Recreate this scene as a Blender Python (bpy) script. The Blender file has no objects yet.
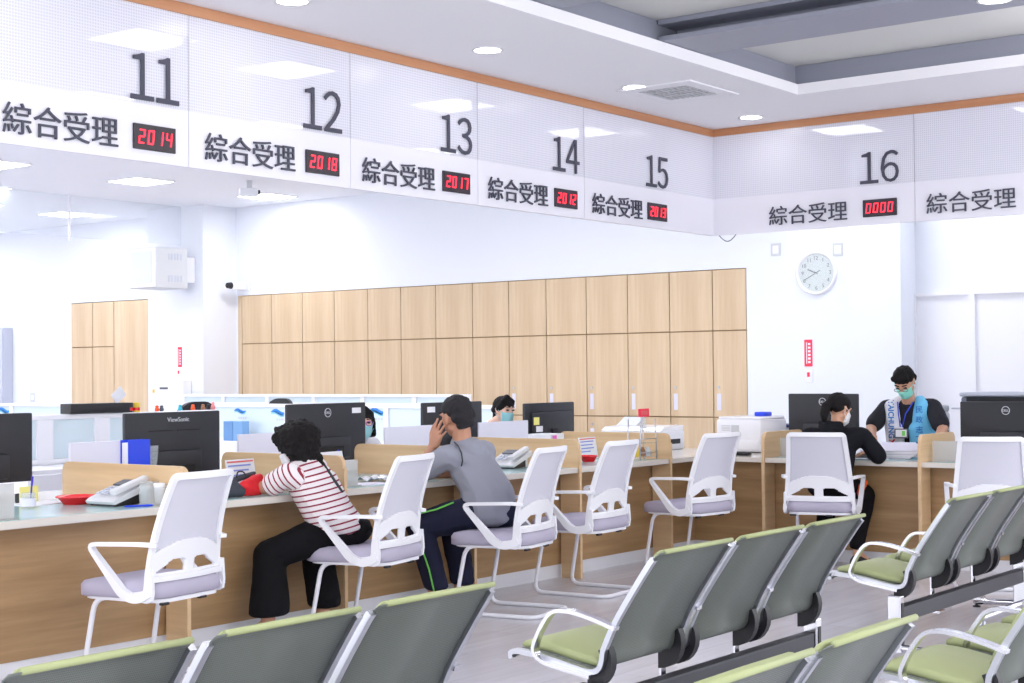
import bpy, bmesh, math, random
import numpy as np
from mathutils import Vector, Matrix, Euler
random.seed(7)
C = bpy.context.scene.collection
PI = math.pi
R = math.radians

# ------------------------------------------------------------------ materials
def mat(name, col, rough=.5, metal=0., spec=.5, alpha=1., trans=0., emit=0., bump=None, coat=0., sub=0.):
    m = bpy.data.materials.new(name); m.use_nodes = True
    b = m.node_tree.nodes['Principled BSDF']
    def lin(c): return c/12.92 if c <= .04045 else ((c+.055)/1.055)**2.4
    c = tuple(lin(v/255) for v in col)+(1,)
    b.inputs['Base Color'].default_value = c
    b.inputs['Roughness'].default_value = rough
    b.inputs['Metallic'].default_value = metal
    b.inputs['Specular IOR Level'].default_value = spec
    b.inputs['Alpha'].default_value = alpha
    b.inputs['Transmission Weight'].default_value = trans
    b.inputs['Coat Weight'].default_value = coat
    if emit:
        b.inputs['Emission Color'].default_value = c
        b.inputs['Emission Strength'].default_value = emit
    if bump:
        n = m.node_tree.nodes.new('ShaderNodeTexNoise'); n.inputs['Scale'].default_value = bump[0]
        n.inputs['Detail'].default_value = 3
        tc = m.node_tree.nodes.new('ShaderNodeTexCoord')
        bp = m.node_tree.nodes.new('ShaderNodeBump'); bp.inputs['Strength'].default_value = bump[1]
        bp.inputs['Distance'].default_value = .01
        m.node_tree.links.new(tc.outputs['Object'], n.inputs['Vector'])
        m.node_tree.links.new(n.outputs['Fac'], bp.inputs['Height'])
        m.node_tree.links.new(bp.outputs['Normal'], b.inputs['Normal'])
    return m
def lin3(col):
    f = lambda c: c/12.92 if c <= .04045 else ((c+.055)/1.055)**2.4
    return tuple(f(v/255) for v in col)+(1,)
def wood(name, c1, c2, axis, scale=1., rough=.45, c3=None):
    """grain stretched along one axis"""
    m = mat(name, c1, rough); nt = m.node_tree; b = nt.nodes['Principled BSDF']
    tc = nt.nodes.new('ShaderNodeTexCoord'); mp = nt.nodes.new('ShaderNodeMapping')
    sc = [9., 9., 9.]; sc[axis] = .55
    mp.inputs['Scale'].default_value = [s*scale for s in sc]
    n = nt.nodes.new('ShaderNodeTexNoise'); n.inputs['Scale'].default_value = 1.6; n.inputs['Detail'].default_value = 5
    n.inputs['Roughness'].default_value = .62
    cr = nt.nodes.new('ShaderNodeValToRGB')
    cr.color_ramp.elements[0].position = .3; cr.color_ramp.elements[0].color = lin3(c2)
    cr.color_ramp.elements[1].position = .68; cr.color_ramp.elements[1].color = lin3(c1)
    if c3:
        e = cr.color_ramp.elements.new(.5); e.color = lin3(c3)
    nt.links.new(tc.outputs['Object'], mp.inputs['Vector']); nt.links.new(mp.outputs['Vector'], n.inputs['Vector'])
    nt.links.new(n.outputs['Fac'], cr.inputs['Fac']); nt.links.new(cr.outputs['Color'], b.inputs['Base Color'])
    return m
M = {}
M['wall'] = mat('white wall paint', (236, 239, 247), .85)
M['ceil'] = mat('white ceiling paint', (243, 245, 251), .9)
M['lobby_ceil'] = mat('lobby ceiling paint', (245, 244, 249), .85)
M['recess'] = mat('grey recessed ceiling', (214, 214, 213), .9, bump=(60, .15))
M['beam'] = mat('grey painted steel', (146, 149, 163), .45)
M['trimwood'] = wood('orange trim wood', (200, 144, 104), (182, 124, 86), 0, 1., .45)
M['counter_wood'] = wood('counter oak', (184, 150, 109), (150, 116, 79), 0, .8, .42, (168, 134, 95))
M['counter_wood_b'] = wood('counter oak along the side', (184, 150, 109), (150, 116, 79), 1, .8, .42, (168, 134, 95))
M['div_wood'] = wood('divider oak', (230, 199, 157), (209, 175, 133), 1, .9, .42)
M['div_wood_b'] = wood('divider oak crosswise', (214, 182, 142), (192, 158, 118), 0, .9, .42)
M['top'] = mat('pale beige laminate', (222, 216, 208), .22)
M['cab_wood'] = wood('pale beech laminate', (222, 199, 166), (206, 178, 142), 2, .75, .5, (214, 188, 154))
M['gap'] = mat('shadow gap brown', (158, 128, 94), .7)
M['white'] = mat('white plastic', (240, 240, 246), .4)
M['white_gloss'] = mat('glossy white plastic', (243, 243, 248), .2)
M['white_metal'] = mat('white powder coat', (235, 235, 242), .35)
M['kick'] = mat('white skirting', (226, 226, 232), .5)
M['frosted'] = mat('frosted pale blue glass', (216, 231, 238), .25)
M['seat_fab'] = mat('lavender grey fabric', (186, 180, 200), .9, bump=(220, .25))
M['black'] = mat('black plastic', (27, 27, 32), .45)
M['black_gloss'] = mat('black gloss plastic', (20, 20, 24), .2)
M['monitor'] = mat('monitor black plastic', (29, 30, 38), .5, bump=(400, .1))
M['dark_vent'] = mat('vent black', (14, 14, 18), .6)
M['logo'] = mat('silver logo', (205, 207, 214), .35)
M['chrome'] = mat('chrome', (218, 218, 224), .14, 1.)
M['alu'] = mat('satin aluminium', (196, 198, 206), .3, 1.)
M['green'] = mat('pale green vinyl', (168, 176, 128), .55, bump=(160, .1))
M['beam_dark'] = mat('dark grey beam', (62, 63, 70), .5)
M['letter'] = mat('dark slate lettering', (66, 67, 84), .5)
M['led_box'] = mat('led housing', (46, 38, 48), .35)
M['led'] = mat('red led', (255, 40, 60), .4, emit=1.8)
M['red'] = mat('red plastic', (232, 26, 36), .25)
M['red_fab'] = mat('red nylon', (222, 30, 42), .7)
M['grey_fab'] = mat('charcoal nylon', (62, 66, 76), .8)
M['paper'] = mat('white paper', (240, 240, 246), .8)
M['paper_b'] = mat('pale lilac paper', (226, 224, 240), .8)
M['paper_blue'] = mat('blue ink', (140, 152, 226), .8)
M['paper_red'] = mat('red ink', (226, 110, 110), .8)
M['blue'] = mat('blue plastic', (26, 66, 226), .35)
M['blue_dark'] = mat('violet blue pen plastic', (48, 30, 170), .35)
M['yellow'] = mat('yellow note paper', (238, 232, 140), .8)
M['teal'] = mat('teal desk mat', (176, 208, 208), .16)
M['grey_plastic'] = mat('light grey plastic', (206, 208, 212), .45)
M['phone'] = mat('phone grey plastic', (214, 214, 218), .45)
M['sticker'] = mat('red sticker', (240, 56, 84), .6)
M['grey_cab'] = mat('grey steel cabinet', (196, 200, 214), .5)
M['face_clock'] = mat('clock face', (214, 222, 222), .4)
M['ink'] = mat('dark ink', (88, 92, 104), .6)
M['camera_w'] = mat('camera housing', (238, 240, 246), .4)
M['printer_dark'] = mat('slate printer plastic', (92, 100, 118), .4)
M['orange'] = mat('orange cloth', (240, 92, 40), .7)
M['cyan'] = mat('cyan plastic', (52, 176, 200), .4)
M['pink'] = mat('pink plastic', (238, 150, 150), .5)
M['brown'] = mat('brown plastic', (150, 104, 72), .5)
M['gold'] = mat('yellow tin', (224, 190, 60), .4)
M['skin'] = mat('skin', (206, 156, 128), .55)
M['skin_tan'] = mat('tanned skin', (192, 140, 113), .55)
M['skin_pale'] = mat('pale skin', (228, 186, 164), .55)
M['lip'] = mat('eye dark', (30, 22, 22), .3)
M['hair'] = mat('black hair', (20, 17, 18), .75, spec=.25, bump=(120, .8))
M['hair_g'] = mat('greying hair', (44, 42, 46), .75, spec=.3, bump=(160, .9))
M['mask_b'] = mat('pale blue mask', (150, 208, 216), .8)
M['mask_g'] = mat('mint mask', (142, 222, 206), .8)
M['mask_w'] = mat('white mask', (236, 236, 240), .8)
M['pants_bk'] = mat('black cloth', (17, 16, 20), .9, spec=.2, bump=(40, .3))
M['pants_nv'] = mat('navy cloth', (34, 36, 58), .85, spec=.25, bump=(40, .3))
M['hood'] = mat('black hoodie cloth', (24, 25, 31), .9, spec=.2, bump=(50, .35))
M['tee_bk'] = mat('black tee cloth', (30, 30, 40), .85)
M['tee_g'] = mat('heather grey tee', (148, 150, 163), .85, bump=(30, .35))
M['shoe'] = mat('dark shoe', (36, 34, 38), .6)
M['piping'] = mat('lime piping', (120, 214, 90), .6)
M['vest_b'] = mat('sky blue vest', (118, 204, 248), .75)
M['vest_w'] = mat('white vest', (238, 240, 248), .75)
M['vest_t'] = mat('blue vest lettering', (58, 128, 208), .7)
M['vest_p'] = mat('royal blue piping', (52, 76, 216), .7)
M['shirt_w'] = mat('white shirt', (238, 238, 244), .8)
M['strap'] = mat('charcoal strap', (54, 56, 62), .8)

def glassy(name, col, alpha, rough=.1):
    m = mat(name, col, rough, alpha=alpha); return m
M['acrylic'] = glassy('clear acrylic', (222, 228, 230), .28, .05)
M['acrylic_f'] = glassy('frosted acrylic', (206, 206, 204), .62, .3)
M['glass'] = glassy('smoke barrier glass', (220, 232, 242), .16, .05)
M['mesh_back'] = glassy('white chair mesh', (219, 218, 231), .90, .6)

# perforated sheet: see-through dot grid
def perf(name, col, pitch, rad, rough, metal=0., base_alpha=1., hole_alpha=0., axes=(0, 2)):
    m = mat(name, col, rough, metal); nt = m.node_tree; b = nt.nodes['Principled BSDF']
    tc = nt.nodes.new('ShaderNodeTexCoord'); sp = nt.nodes.new('ShaderNodeSeparateXYZ')
    nt.links.new(tc.outputs['Object'], sp.inputs[0])
    def math_(op, a, bb=None):
        n = nt.nodes.new('ShaderNodeMath'); n.operation = op
        for i, v in enumerate((a, bb)):
            if v is None: continue
            if isinstance(v, (int, float)): n.inputs[i].default_value = v
            else: nt.links.new(v, n.inputs[i])
        return n.outputs[0]
    d = []
    for ax in axes:
        f = math_('FRACT', math_('DIVIDE', sp.outputs[ax], pitch)); g = math_('SUBTRACT', f, .5)
        d.append(math_('MULTIPLY', g, g))
    r2 = math_('ADD', d[0], d[1]); solid = math_('GREATER_THAN', r2, rad*rad)
    a = math_('ADD', math_('MULTIPLY', solid, base_alpha-hole_alpha), hole_alpha)
    nt.links.new(a, b.inputs['Alpha'])
    return m
M['perf_white'] = perf('white perforated acrylic', (230, 230, 242), .016, .34, .25, base_alpha=.93, hole_alpha=.76)
M['sign_white'] = mat('white sign strip', (234, 233, 243), .3)
M['perf_steel'] = perf('grey perforated steel', (117, 122, 117), .006, .3, .42, .15, 1., .72, (0, 2))

# floor: pale plank vinyl
def floor_mat():
    m = mat('pale plank floor', (206, 204, 212), .22, spec=.45); nt = m.node_tree; b = nt.nodes['Principled BSDF']
    tc = nt.nodes.new('ShaderNodeTexCoord')
    br = nt.nodes.new('ShaderNodeTexBrick'); br.inputs['Scale'].default_value = 1.
    br.inputs['Brick Width'].default_value = 1.2; br.inputs['Row Height'].default_value = .18
    br.inputs['Mortar Size'].default_value = .0012
    br.inputs['Color1'].default_value = lin3((220, 218, 226)); br.inputs['Color2'].default_value = lin3((213, 210, 217))
    br.inputs['Mortar'].default_value = lin3((184, 181, 188))
    n = nt.nodes.new('ShaderNodeTexNoise'); n.inputs['Scale'].default_value = 1.5; n.inputs['Detail'].default_value = 6
    mp = nt.nodes.new('ShaderNodeMapping'); mp.inputs['Scale'].default_value = (1.2, 14, 1)
    mx = nt.nodes.new('ShaderNodeMixRGB'); mx.blend_type = 'MULTIPLY'; mx.inputs['Fac'].default_value = .22
    nt.links.new(tc.outputs['Object'], br.inputs['Vector']); nt.links.new(tc.outputs['Object'], mp.inputs['Vector'])
    nt.links.new(mp.outputs['Vector'], n.inputs['Vector'])
    nt.links.new(br.outputs['Color'], mx.inputs['Color1']); nt.links.new(n.outputs['Fac'], mx.inputs['Color2'])
    nt.links.new(mx.outputs['Color'], b.inputs['Base Color'])
    return m
M['floor'] = floor_mat()

# ------------------------------------------------------------------ mesh helpers
def nb(): return bmesh.new()
def box(bm, x0, x1, y0, y1, z0, z1, bev=0., seg=2, mtx=None):
    r = bmesh.ops.create_cube(bm, size=1.)
    v = r['verts']
    for q in v:
        q.co = Vector(((x0+x1)/2+q.co.x*(x1-x0), (y0+y1)/2+q.co.y*(y1-y0), (z0+z1)/2+q.co.z*(z1-z0)))
    if bev:
        e = list({e for q in v for e in q.link_edges})
        rr = bmesh.ops.bevel(bm, geom=e, offset=bev, segments=seg, affect='EDGES', profile=.5)
        v = list({q for f in rr['faces'] for q in f.verts} | {q for q in v if q.is_valid})
    if mtx is not None:
        for q in v: q.co = mtx @ q.co
    return bm
def prism(bm, pts, h0, h1, axis=2):
    """polygon in the two other axes (in order), extruded along axis"""
    def mk(p, h):
        if axis == 2: return (p[0], p[1], h)
        if axis == 1: return (p[0], h, p[1])
        return (h, p[0], p[1])
    a = [bm.verts.new(mk(p, h0)) for p in pts]; b = [bm.verts.new(mk(p, h1)) for p in pts]
    n = len(pts)
    bm.faces.new(a); bm.faces.new(b[::-1])
    for i in range(n): bm.faces.new((a[i], b[i], b[(i+1) % n], a[(i+1) % n]))
    bmesh.ops.recalc_face_normals(bm, faces=bm.faces)
    return bm
def fillet(path, rad, n=5, closed=False):
    P = [Vector(p) for p in path]; out = []
    m = len(P)
    for i in range(m):
        if not closed and i in (0, m-1): out.append(P[i]); continue
        a, p, b = P[i-1], P[i], P[(i+1) % m]
        d1 = (a-p); d2 = (b-p); l = min(rad, d1.length*.49, d2.length*.49)
        q0 = p+d1.normalized()*l; q1 = p+d2.normalized()*l
        for k in range(n+1):
            t = k/n; out.append((1-t)**2*q0+2*t*(1-t)*p+t*t*q1)
    return out
def sweep(bm, path, prof, closed=False, up=None, sb=None):
    """sweep a 2D profile (list of (a,b)) along path"""
    P = [Vector(p) for p in path]; n = len(P); rings = []
    N = None
    for i, p in enumerate(P):
        if closed: t = (P[(i+1) % n]-P[i-1]).normalized()
        else: t = (P[min(i+1, n-1)]-P[max(i-1, 0)]).normalized()
        if up is not None:
            u = Vector(up); N = (u-t*u.dot(t)).normalized()
        elif N is None:
            u = Vector((0, 0, 1)) if abs(t.z) < .9 else Vector((1, 0, 0)); N = (u-t*u.dot(t)).normalized()
        else: N = (N-t*N.dot(t)).normalized()
        B = t.cross(N)
        k_ = sb[i] if sb else 1.
        rings.append([bm.verts.new(p+N*a+B*b*k_) for a, b in prof])
    k = len(prof)
    for i in range(n if closed else n-1):
        r0, r1 = rings[i], rings[(i+1) % n]
        for j in range(k): bm.faces.new((r0[j], r0[(j+1) % k], r1[(j+1) % k], r1[j]))
    if not closed:
        bm.faces.new(rings[0][::-1]); bm.faces.new(rings[-1])
    bmesh.ops.recalc_face_normals(bm, faces=bm.faces)
    return bm
def circ(r, n=10): return [(r*math.cos(2*PI*i/n), r*math.sin(2*PI*i/n)) for i in range(n)]
def rect(a, b): return [(-a/2, -b/2), (a/2, -b/2), (a/2, b/2), (-a/2, b/2)]
def tube(bm, path, r, n=10, closed=False): return sweep(bm, path, circ(r, n), closed)
def lathe(bm, prof, c=(0, 0, 0), n=24, axis=2, cap=True):
    """prof: (radius, height) list"""
    rings = []
    for r, h in prof:
        ring = []
        for i in range(n):
            a = 2*PI*i/n; u, v = r*math.cos(a), r*math.sin(a)
            co = (u, v, h) if axis == 2 else ((u, h, v) if axis == 1 else (h, u, v))
            ring.append(bm.verts.new(Vector(co)+Vector(c)))
        rings.append(ring)
    for a, b in zip(rings, rings[1:]):
        for i in range(n): bm.faces.new((a[i], a[(i+1) % n], b[(i+1) % n], b[i]))
    if cap:
        bm.faces.new(rings[0]); bm.faces.new(rings[-1])
    bmesh.ops.recalc_face_normals(bm, faces=bm.faces)
    return bm
def cyl(bm, p0, p1, r, n=14): return sweep(bm, [p0, p1], circ(r, n))
def rrect(w, h, r, n=5, r_b=None):
    """rounded rectangle outline, origin bottom centre; r_b bottom radius"""
    rb = r if r_b is None else r_b
    out = []
    for cx, cz, a0, rr in ((w/2-r, h-r, 0, r), (-w/2+r, h-r, 90, r), (-w/2+rb, rb, 180, rb), (w/2-rb, rb, 270, rb)):
        if rr <= 0: out.append((cx, cz)); continue
        for k in range(n+1):
            a = R(a0+90*k/n); out.append((cx+rr*math.cos(a), cz+rr*math.sin(a)))
    return out
def obj(name, bm, material, parent=None, smooth=False, loc=None, angle=None, rot=None):
    me = bpy.data.meshes.new(name)
    if isinstance(bm, bpy.types.Mesh): me = bm
    else: bm.to_mesh(me); bm.free()
    me.materials.clear(); me.materials.append(material)
    o = bpy.data.objects.new(name, me); C.objects.link(o)
    if parent: o.parent = parent
    if loc is not None: o.location = loc
    if rot is not None: o.rotation_euler = rot
    if smooth: me.shade_smooth()
    elif angle: 
        me.shade_smooth()
        try: me.set_sharp_from_angle(angle=R(angle))
        except Exception: me.shade_flat()
    return o
def tag(o, label, cat, group=None, kind=None):
    o['label'] = label; o['category'] = cat
    if group: o['group'] = group
    if kind: o['kind'] = kind
    return o
def thing(name, label, cat, loc=(0, 0, 0), rz=0., group=None):
    o = bpy.data.objects.new(name, None); C.objects.link(o); o.empty_display_size = .05
    o.location = loc; o.rotation_euler = (0, 0, R(rz))
    return tag(o, label, cat, group)
def struct(name, bm, m, label=None, smooth=False):
    o = obj(name, bm, m, smooth=smooth); o['kind'] = 'structure'
    if label: o['label'] = label
    return o
def kids(o): return [c for c in bpy.data.objects if c.parent == o]
def dup(root, loc, rz, label, group=None):
    def rec(o, par):
        c = o.copy(); C.objects.link(c)
        if par: c.parent = par
        for ch in kids(o): rec(ch, c)
        return c
    r = rec(root, None); r.location = loc; r.rotation_euler = (0, 0, R(rz)); r['label'] = label
    if group: r['group'] = group
    return r
def text_mesh(s, size, depth=.004, width=None, height=None, align='CENTER', bold=0.):
    cu = bpy.data.curves.new('lettering', 'FONT'); cu.body = s; cu.size = size; cu.extrude = depth/2; cu.offset = bold*size
    cu.align_x = align; cu.resolution_u = 3
    o = bpy.data.objects.new('lettering', cu); C.objects.link(o)
    bpy.context.view_layer.update()
    dg = bpy.context.evaluated_depsgraph_get()
    me = bpy.data.meshes.new_from_object(o.evaluated_get(dg))
    bpy.data.objects.remove(o); bpy.data.curves.remove(cu)
    n = len(me.vertices)
    if n == 0: return me
    co = np.empty(n*3); me.vertices.foreach_get('co', co); co = co.reshape(-1, 3)
    mn, mx = co.min(0), co.max(0)
    co[:, 0] -= (mn[0]+mx[0])/2; co[:, 1] -= mn[1]; co[:, 2] -= mn[2]
    if width: co[:, 0] *= width/(mx[0]-mn[0])
    if height:
        k = height/(mx[1]-mn[1]); co[:, 1] *= k
        if not width: co[:, 0] *= k
    me.vertices.foreach_set('co', co.ravel()); me.update()
    return me
def place_text(name, s, material, parent, origin, face, width=None, height=None, depth=.004, size=.2, narrow=1.):
    """upright lettering; face = '-y' or '-x' : the side it is read from; origin = bottom centre (local)"""
    me = text_mesh(s, size, depth, width, height)
    o = obj(name, me, material, parent)
    rz = {'-y': 0, '-x': -90, '+y': 180, '+x': 90}[face]
    o.matrix_local = Matrix.Translation(Vector(origin)) @ Matrix.Rotation(R(rz), 4, 'Z') @ Matrix.Rotation(R(90), 4, 'X')
    return o

# ------------------------------------------------------------------ camera
CAM_H = 1.40; FPX = 1535.77
yaw, pitch, roll = 0.651616, 0.0209290, -0.0092765
F = Vector((math.cos(yaw)*math.cos(pitch), math.sin(yaw)*math.cos(pitch), math.sin(pitch)))
R0 = Vector((math.sin(yaw), -math.cos(yaw), 0)); U0 = R0.cross(F)
RR = R0*math.cos(roll)+U0*math.sin(roll); UU = -R0*math.sin(roll)+U0*math.cos(roll)
cd = bpy.data.cameras.new('camera'); cam = bpy.data.objects.new('camera', cd); C.objects.link(cam)
cd.sensor_width = 36.; cd.lens = FPX/1024*36.; cd.clip_start = .05; cd.clip_end = 100
mw = Matrix((RR, UU, -F)).transposed().to_4x4(); mw.translation = (0, 0, CAM_H)
cam.matrix_world = mw
bpy.context.scene.camera = cam
sc = bpy.context.scene
sc.view_settings.view_transform = 'Standard'; sc.view_settings.look = 'None'
sc.view_settings.gamma = 1.; sc.view_settings.use_curve_mapping = False
sc.view_settings.exposure = 0.66
w = bpy.data.worlds.new('world'); sc.world = w; w.use_nodes = True
w.node_tree.nodes['Background'].inputs[0].default_value = (.93, .95, 1., 1)
w.node_tree.nodes['Background'].inputs[1].default_value = 1.85

# ------------------------------------------------------------------ setting
XW, ZC, ZL = 15.44, 3.868, 3.385           # back wall, staff ceiling, lobby ceiling
FY, FX = 6.30, 11.00                       # sign fascia planes
struct('floor', box(nb(), -4, 20, -4, 25, -.1, 0), M['floor'])
b = nb()
box(b, XW+.42, XW+.6, 2.0, 24.2, 0, ZC+.1)
for y0, y1, z0 in ((2.0, 8.428, 0), (8.428, 16.812, 2.577), (16.812, 18.798, 0), (18.798, 20.747, 2.607), (20.747, 24.2, 0)):
    box(b, XW, XW+.42, y0, y1, z0, ZC+.1)
struct('wall_back', b, M['wall'])
struct('wall_left', box(nb(), 1.0, XW, 24.0, 24.2, 0, ZC+.1), M['wall'])
struct('wall_light_block', box(nb(), 11.35, XW+.6, 1.3, 1.5, 0, ZC+.1), M['wall'])  # added unseen wall that keeps world light off the right of the office
struct('ceiling', box(nb(), 1.0, XW+.2, FY+.06, 24.2, ZC, ZC+.1), M['ceil'])
b = nb(); box(b, FX+.06, XW+.2, 1.5, FY+.06, ZC, ZC+.1)
struct('ceiling_side', b, M['ceil'])
# bulkheads that close the lobby ceiling off from the higher office ceiling
struct('wall_bulkhead', box(nb(), -1, FX+.06, FY+.001, FY+.06, ZL, ZC+.1), M['wall'])
struct('wall_bulkhead_side', box(nb(), FX+.001, FX+.06, 1.5, FY, ZL, ZC+.1), M['wall'])
# lobby ceiling: margin around a recess, with a lip
RX, RY = 10.008, 5.033
b = nb(); box(b, -1, FX, RY, FY, ZL, ZL+.075); box(b, RX, FX, -2, RY, ZL, ZL+.075)
struct('ceiling_lobby', b, M['lobby_ceil'])
struct('ceiling_recess', box(nb(), -1, RX+.6, -2, RY+.6, 3.602, 3.68), M['recess'])
b = nb()
prism(b, [(RY-.012, ZL), (RY-.0005, ZL), (RY-.0005, ZL+.075), (RY-.012, ZL+.075)], -1, RX-.012, 0)
struct('trim_1', b, M['lobby_ceil'])
struct('trim_2', box(nb(), RX-.012, RX-.0005, -2, RY-.0005, ZL, ZL+.075), M['lobby_ceil'])
# steel beams of the recess
def ibeam(x0, x1, y0, y1, z0, z1, along):
    b = nb(); t = .03
    box(b, x0, x1, y0, y1, z0, z0+t); box(b, x0, x1, y0, y1, z1-t, z1)
    if along == 'y':
        xm = (x0+x1)/2; box(b, xm-.035, xm+.035, y0, y1, z0+t, z1-t)
    else:
        ym = (y0+y1)/2; box(b, x0, x1, ym-.035, ym+.035, z0+t, z1-t)
    return b
LB = ['grey steel ceiling beam along the lip over the counters', 'grey steel ceiling beam along the right lip of the recess']
tag(obj('ceiling_beam', box(nb(), -1, RX+.0305, RY+.031, RY+.12, 3.461, 3.60), M['beam']), LB[0], 'beam', 'recess steel beams')
tag(obj('ceiling_beam', box(nb(), RX+.031, RX+.12, -2, RY+.03, 3.461, 3.60), M['beam']), LB[1], 'beam', 'recess steel beams')
for x0, x1, lab in ((8.16, 8.68, 'wide grey steel ceiling beam crossing the recess nearest its corner'),
                    (6.55, 7.05, 'grey steel ceiling beam crossing the recess at the upper edge of the photo')):
    tag(obj('ceiling_beam', ibeam(x0, x1, -2, RY+.02, 3.465, 3.60, 'y'), M['beam']), lab, 'beam', 'recess steel beams')

# columns on the back wall
struct('wall_column', box(nb(), 14.80, XW, 16.85, 18.06, 0, ZC), M['wall'])
struct('wall_column_side', box(nb(), 15.05, XW, 6.42, 6.98, 0, ZC), M['wall'])
# doors at the right end of the back wall
for i, (ya, yb) in enumerate(((5.84, 6.40), (4.90, 5.77))):
    d = obj('door_%d' % (i+1), box(nb(), XW-.02, XW, ya, yb, 0, 2.17), M['white']); d['kind'] = 'structure'
    b = nb()
    for y0, y1, z0, z1 in ((ya-.035, ya, 0, 2.2), (yb, yb+.035, 0, 2.2), (ya, yb, 2.17, 2.205)):
        box(b, XW-.05, XW-.001, y0, y1, z0, z1)
    obj('door_frame', b, M['white'], d)
    b = nb(); tube(b, fillet([(XW-.02, ya+.07, 1.0), (XW-.07, ya+.07, 1.0), (XW-.07, ya+.18, 1.0)], .02), .009)
    obj('door_handle', b, M['alu'], d, True)

# fascia of sign panels -------------------------------------------------------
PZ0, PZ1, PZB = 2.514, 3.325, 2.812
struct('trim_3', box(nb(), -1, FX-.012, FY-.012, FY+.03, PZ1, PZ1+.058), M['trimwood'])
struct('trim_4', box(nb(), FX-.012, FX+.03, 1.5, FY+.03, PZ1, PZ1+.058), wood('orange trim wood crosswise', (200, 144, 104), (182, 124, 86), 1))
SEG = {'0': 'abcdef', '1': 'bc', '2': 'abged', '3': 'abgcd', '4': 'fgbc', '6': 'afgedc', '7': 'abc', '8': 'abcdefg'}
def seg_digits(s, hgt):
    out = []; wd = hgt*.52; t = hgt*.095; pitch = hgt*.80; n = len(s)
    for i, ch in enumerate(s):
        b = nb()
        cx = (i-(n-1)/2)*pitch; sh = .12
        def bar(x0, z0, x1, z1):
            box(b, x0, x1, -.003, .001, z0, z1)
        g = t*.12
        for sg in SEG[ch]:
            L, Rr = cx-wd/2, cx+wd/2
            if sg == 'a': bar(L+t*.4, hgt-t, Rr-t*.4, hgt)
            if sg == 'd': bar(L+t*.4, 0, Rr-t*.4, t)
            if sg == 'g': bar(L+t*.6, hgt/2-t/2, Rr-t*.6, hgt/2+t/2)
            if sg == 'b': bar(Rr-t, hgt/2+g, Rr, hgt-t*.3)
            if sg == 'c': bar(Rr-t, t*.3, Rr, hgt/2-g)
            if sg == 'f': bar(L, hgt/2+g, L+t, hgt-t*.3)
            if sg == 'e': bar(L, t*.3, L+t, hgt/2-g)
        for v in b.verts: v.co.x += (v.co.z-hgt/2)*.12
        out.append(b)
    return out
FW = '０１２３４５６７８９'
def digit_mesh(s, parent, origin, face, width, height):
    for k, c in enumerate(s):
        o = Vector(origin)+Vector(((k-.5)*.168, 0, 0))
        q = place_text('counter_digit', FW[int(c)], M['letter'], parent, o, face, None, height, .006, .30)
        q.scale = (.86, 1, 1)
def sign_panel(num, led, face, u0, u1, un, ut, ul, label):
    """u runs along the panel to the reader's right; origin at left end"""
    if face == '-y': t = thing('sign_panel', label, 'sign', (0, FY, 0), 0, 'numbered counter signs')
    else: t = thing('sign_panel', label, 'sign', (FX, 0, 0), -90, 'numbered counter signs')
    g = .002
    obj('perforated_sheet', box(nb(), u0+g, u1-g, 0, .008, PZB, PZ1), M['perf_white'], t)
    obj('text_strip', box(nb(), u0+g, u1-g, 0, .03, PZ0, PZB), M['sign_white'], t)
    b = nb()
    for x in (u0+.012, u1-.012): box(b, x-.010, x+.010, .008, .03, PZB, PZ1)
    obj('backing_rail', b, M['sign_white'], t)
    if num: digit_mesh(num, t, (un, -.008, 2.828), '-y', .315, .243)
    if ut is not None: place_text('service_name', '綜合受理', M['letter'], t, (ut, -.006, 2.562), '-y', .672, .152, .008, .17)
    if led:
        k = obj('led_display', box(nb(), ul-.137, ul+.137, -.014, -.001, 2.573, 2.705, .003), M['led_box'], t)
        for q in seg_digits(led, .074): obj('led_digit', q, M['led'], k, loc=(ul, -.0152, 2.602))
    return t
xs = [1.9, 3.0, 4.2, 5.44, 6.688, 7.905, 9.145, FX-.001]
seams = [4.235, 5.440, 6.688, 7.905, 9.140, FX]
sign_panel(None, None, '-y', 1.6, 4.235, 0, None, 0, 'blank stretch of white sign fascia at the left end above the counters')
for i, (num, led, dn, dt, dl) in enumerate((('11', '2014', 5.207, 4.632, 5.204), ('12', '2018', 6.445, 5.882, 6.443), ('13', '2017', 7.675, 7.117, 7.672),
                                ('14', '2012', 8.90, 8.34, 8.898), ('15', '2013', 10.12, 9.565, 10.12))):
    sign_panel(num, led, '-y', seams[i], seams[i+1], dn, dt, dl, 'white hanging sign panel of counter %s with red display reading %s' % (num, led))
sign_panel('16', '0000', '-x', -FY-.001, -4.57, -4.846, -5.452, -4.848, 'white hanging sign panel of counter 16 with red display reading 0000')
sign_panel(None, None, '-x', -4.57, -1.6, 0, -4.14, 0, 'white hanging sign panel at the right edge with lettering but no number in view')
b = nb(); tube(b, [Vector((FX+.015, 6.28-.02*i-.02, PZ0+.003-.055*math.sin(PI*i/8))) for i in range(9)], .004, 6)
tag(obj('cable', b, M['ink'], smooth=True), 'thin loose grey cable drooping below the sign corner', 'cable')

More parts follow.
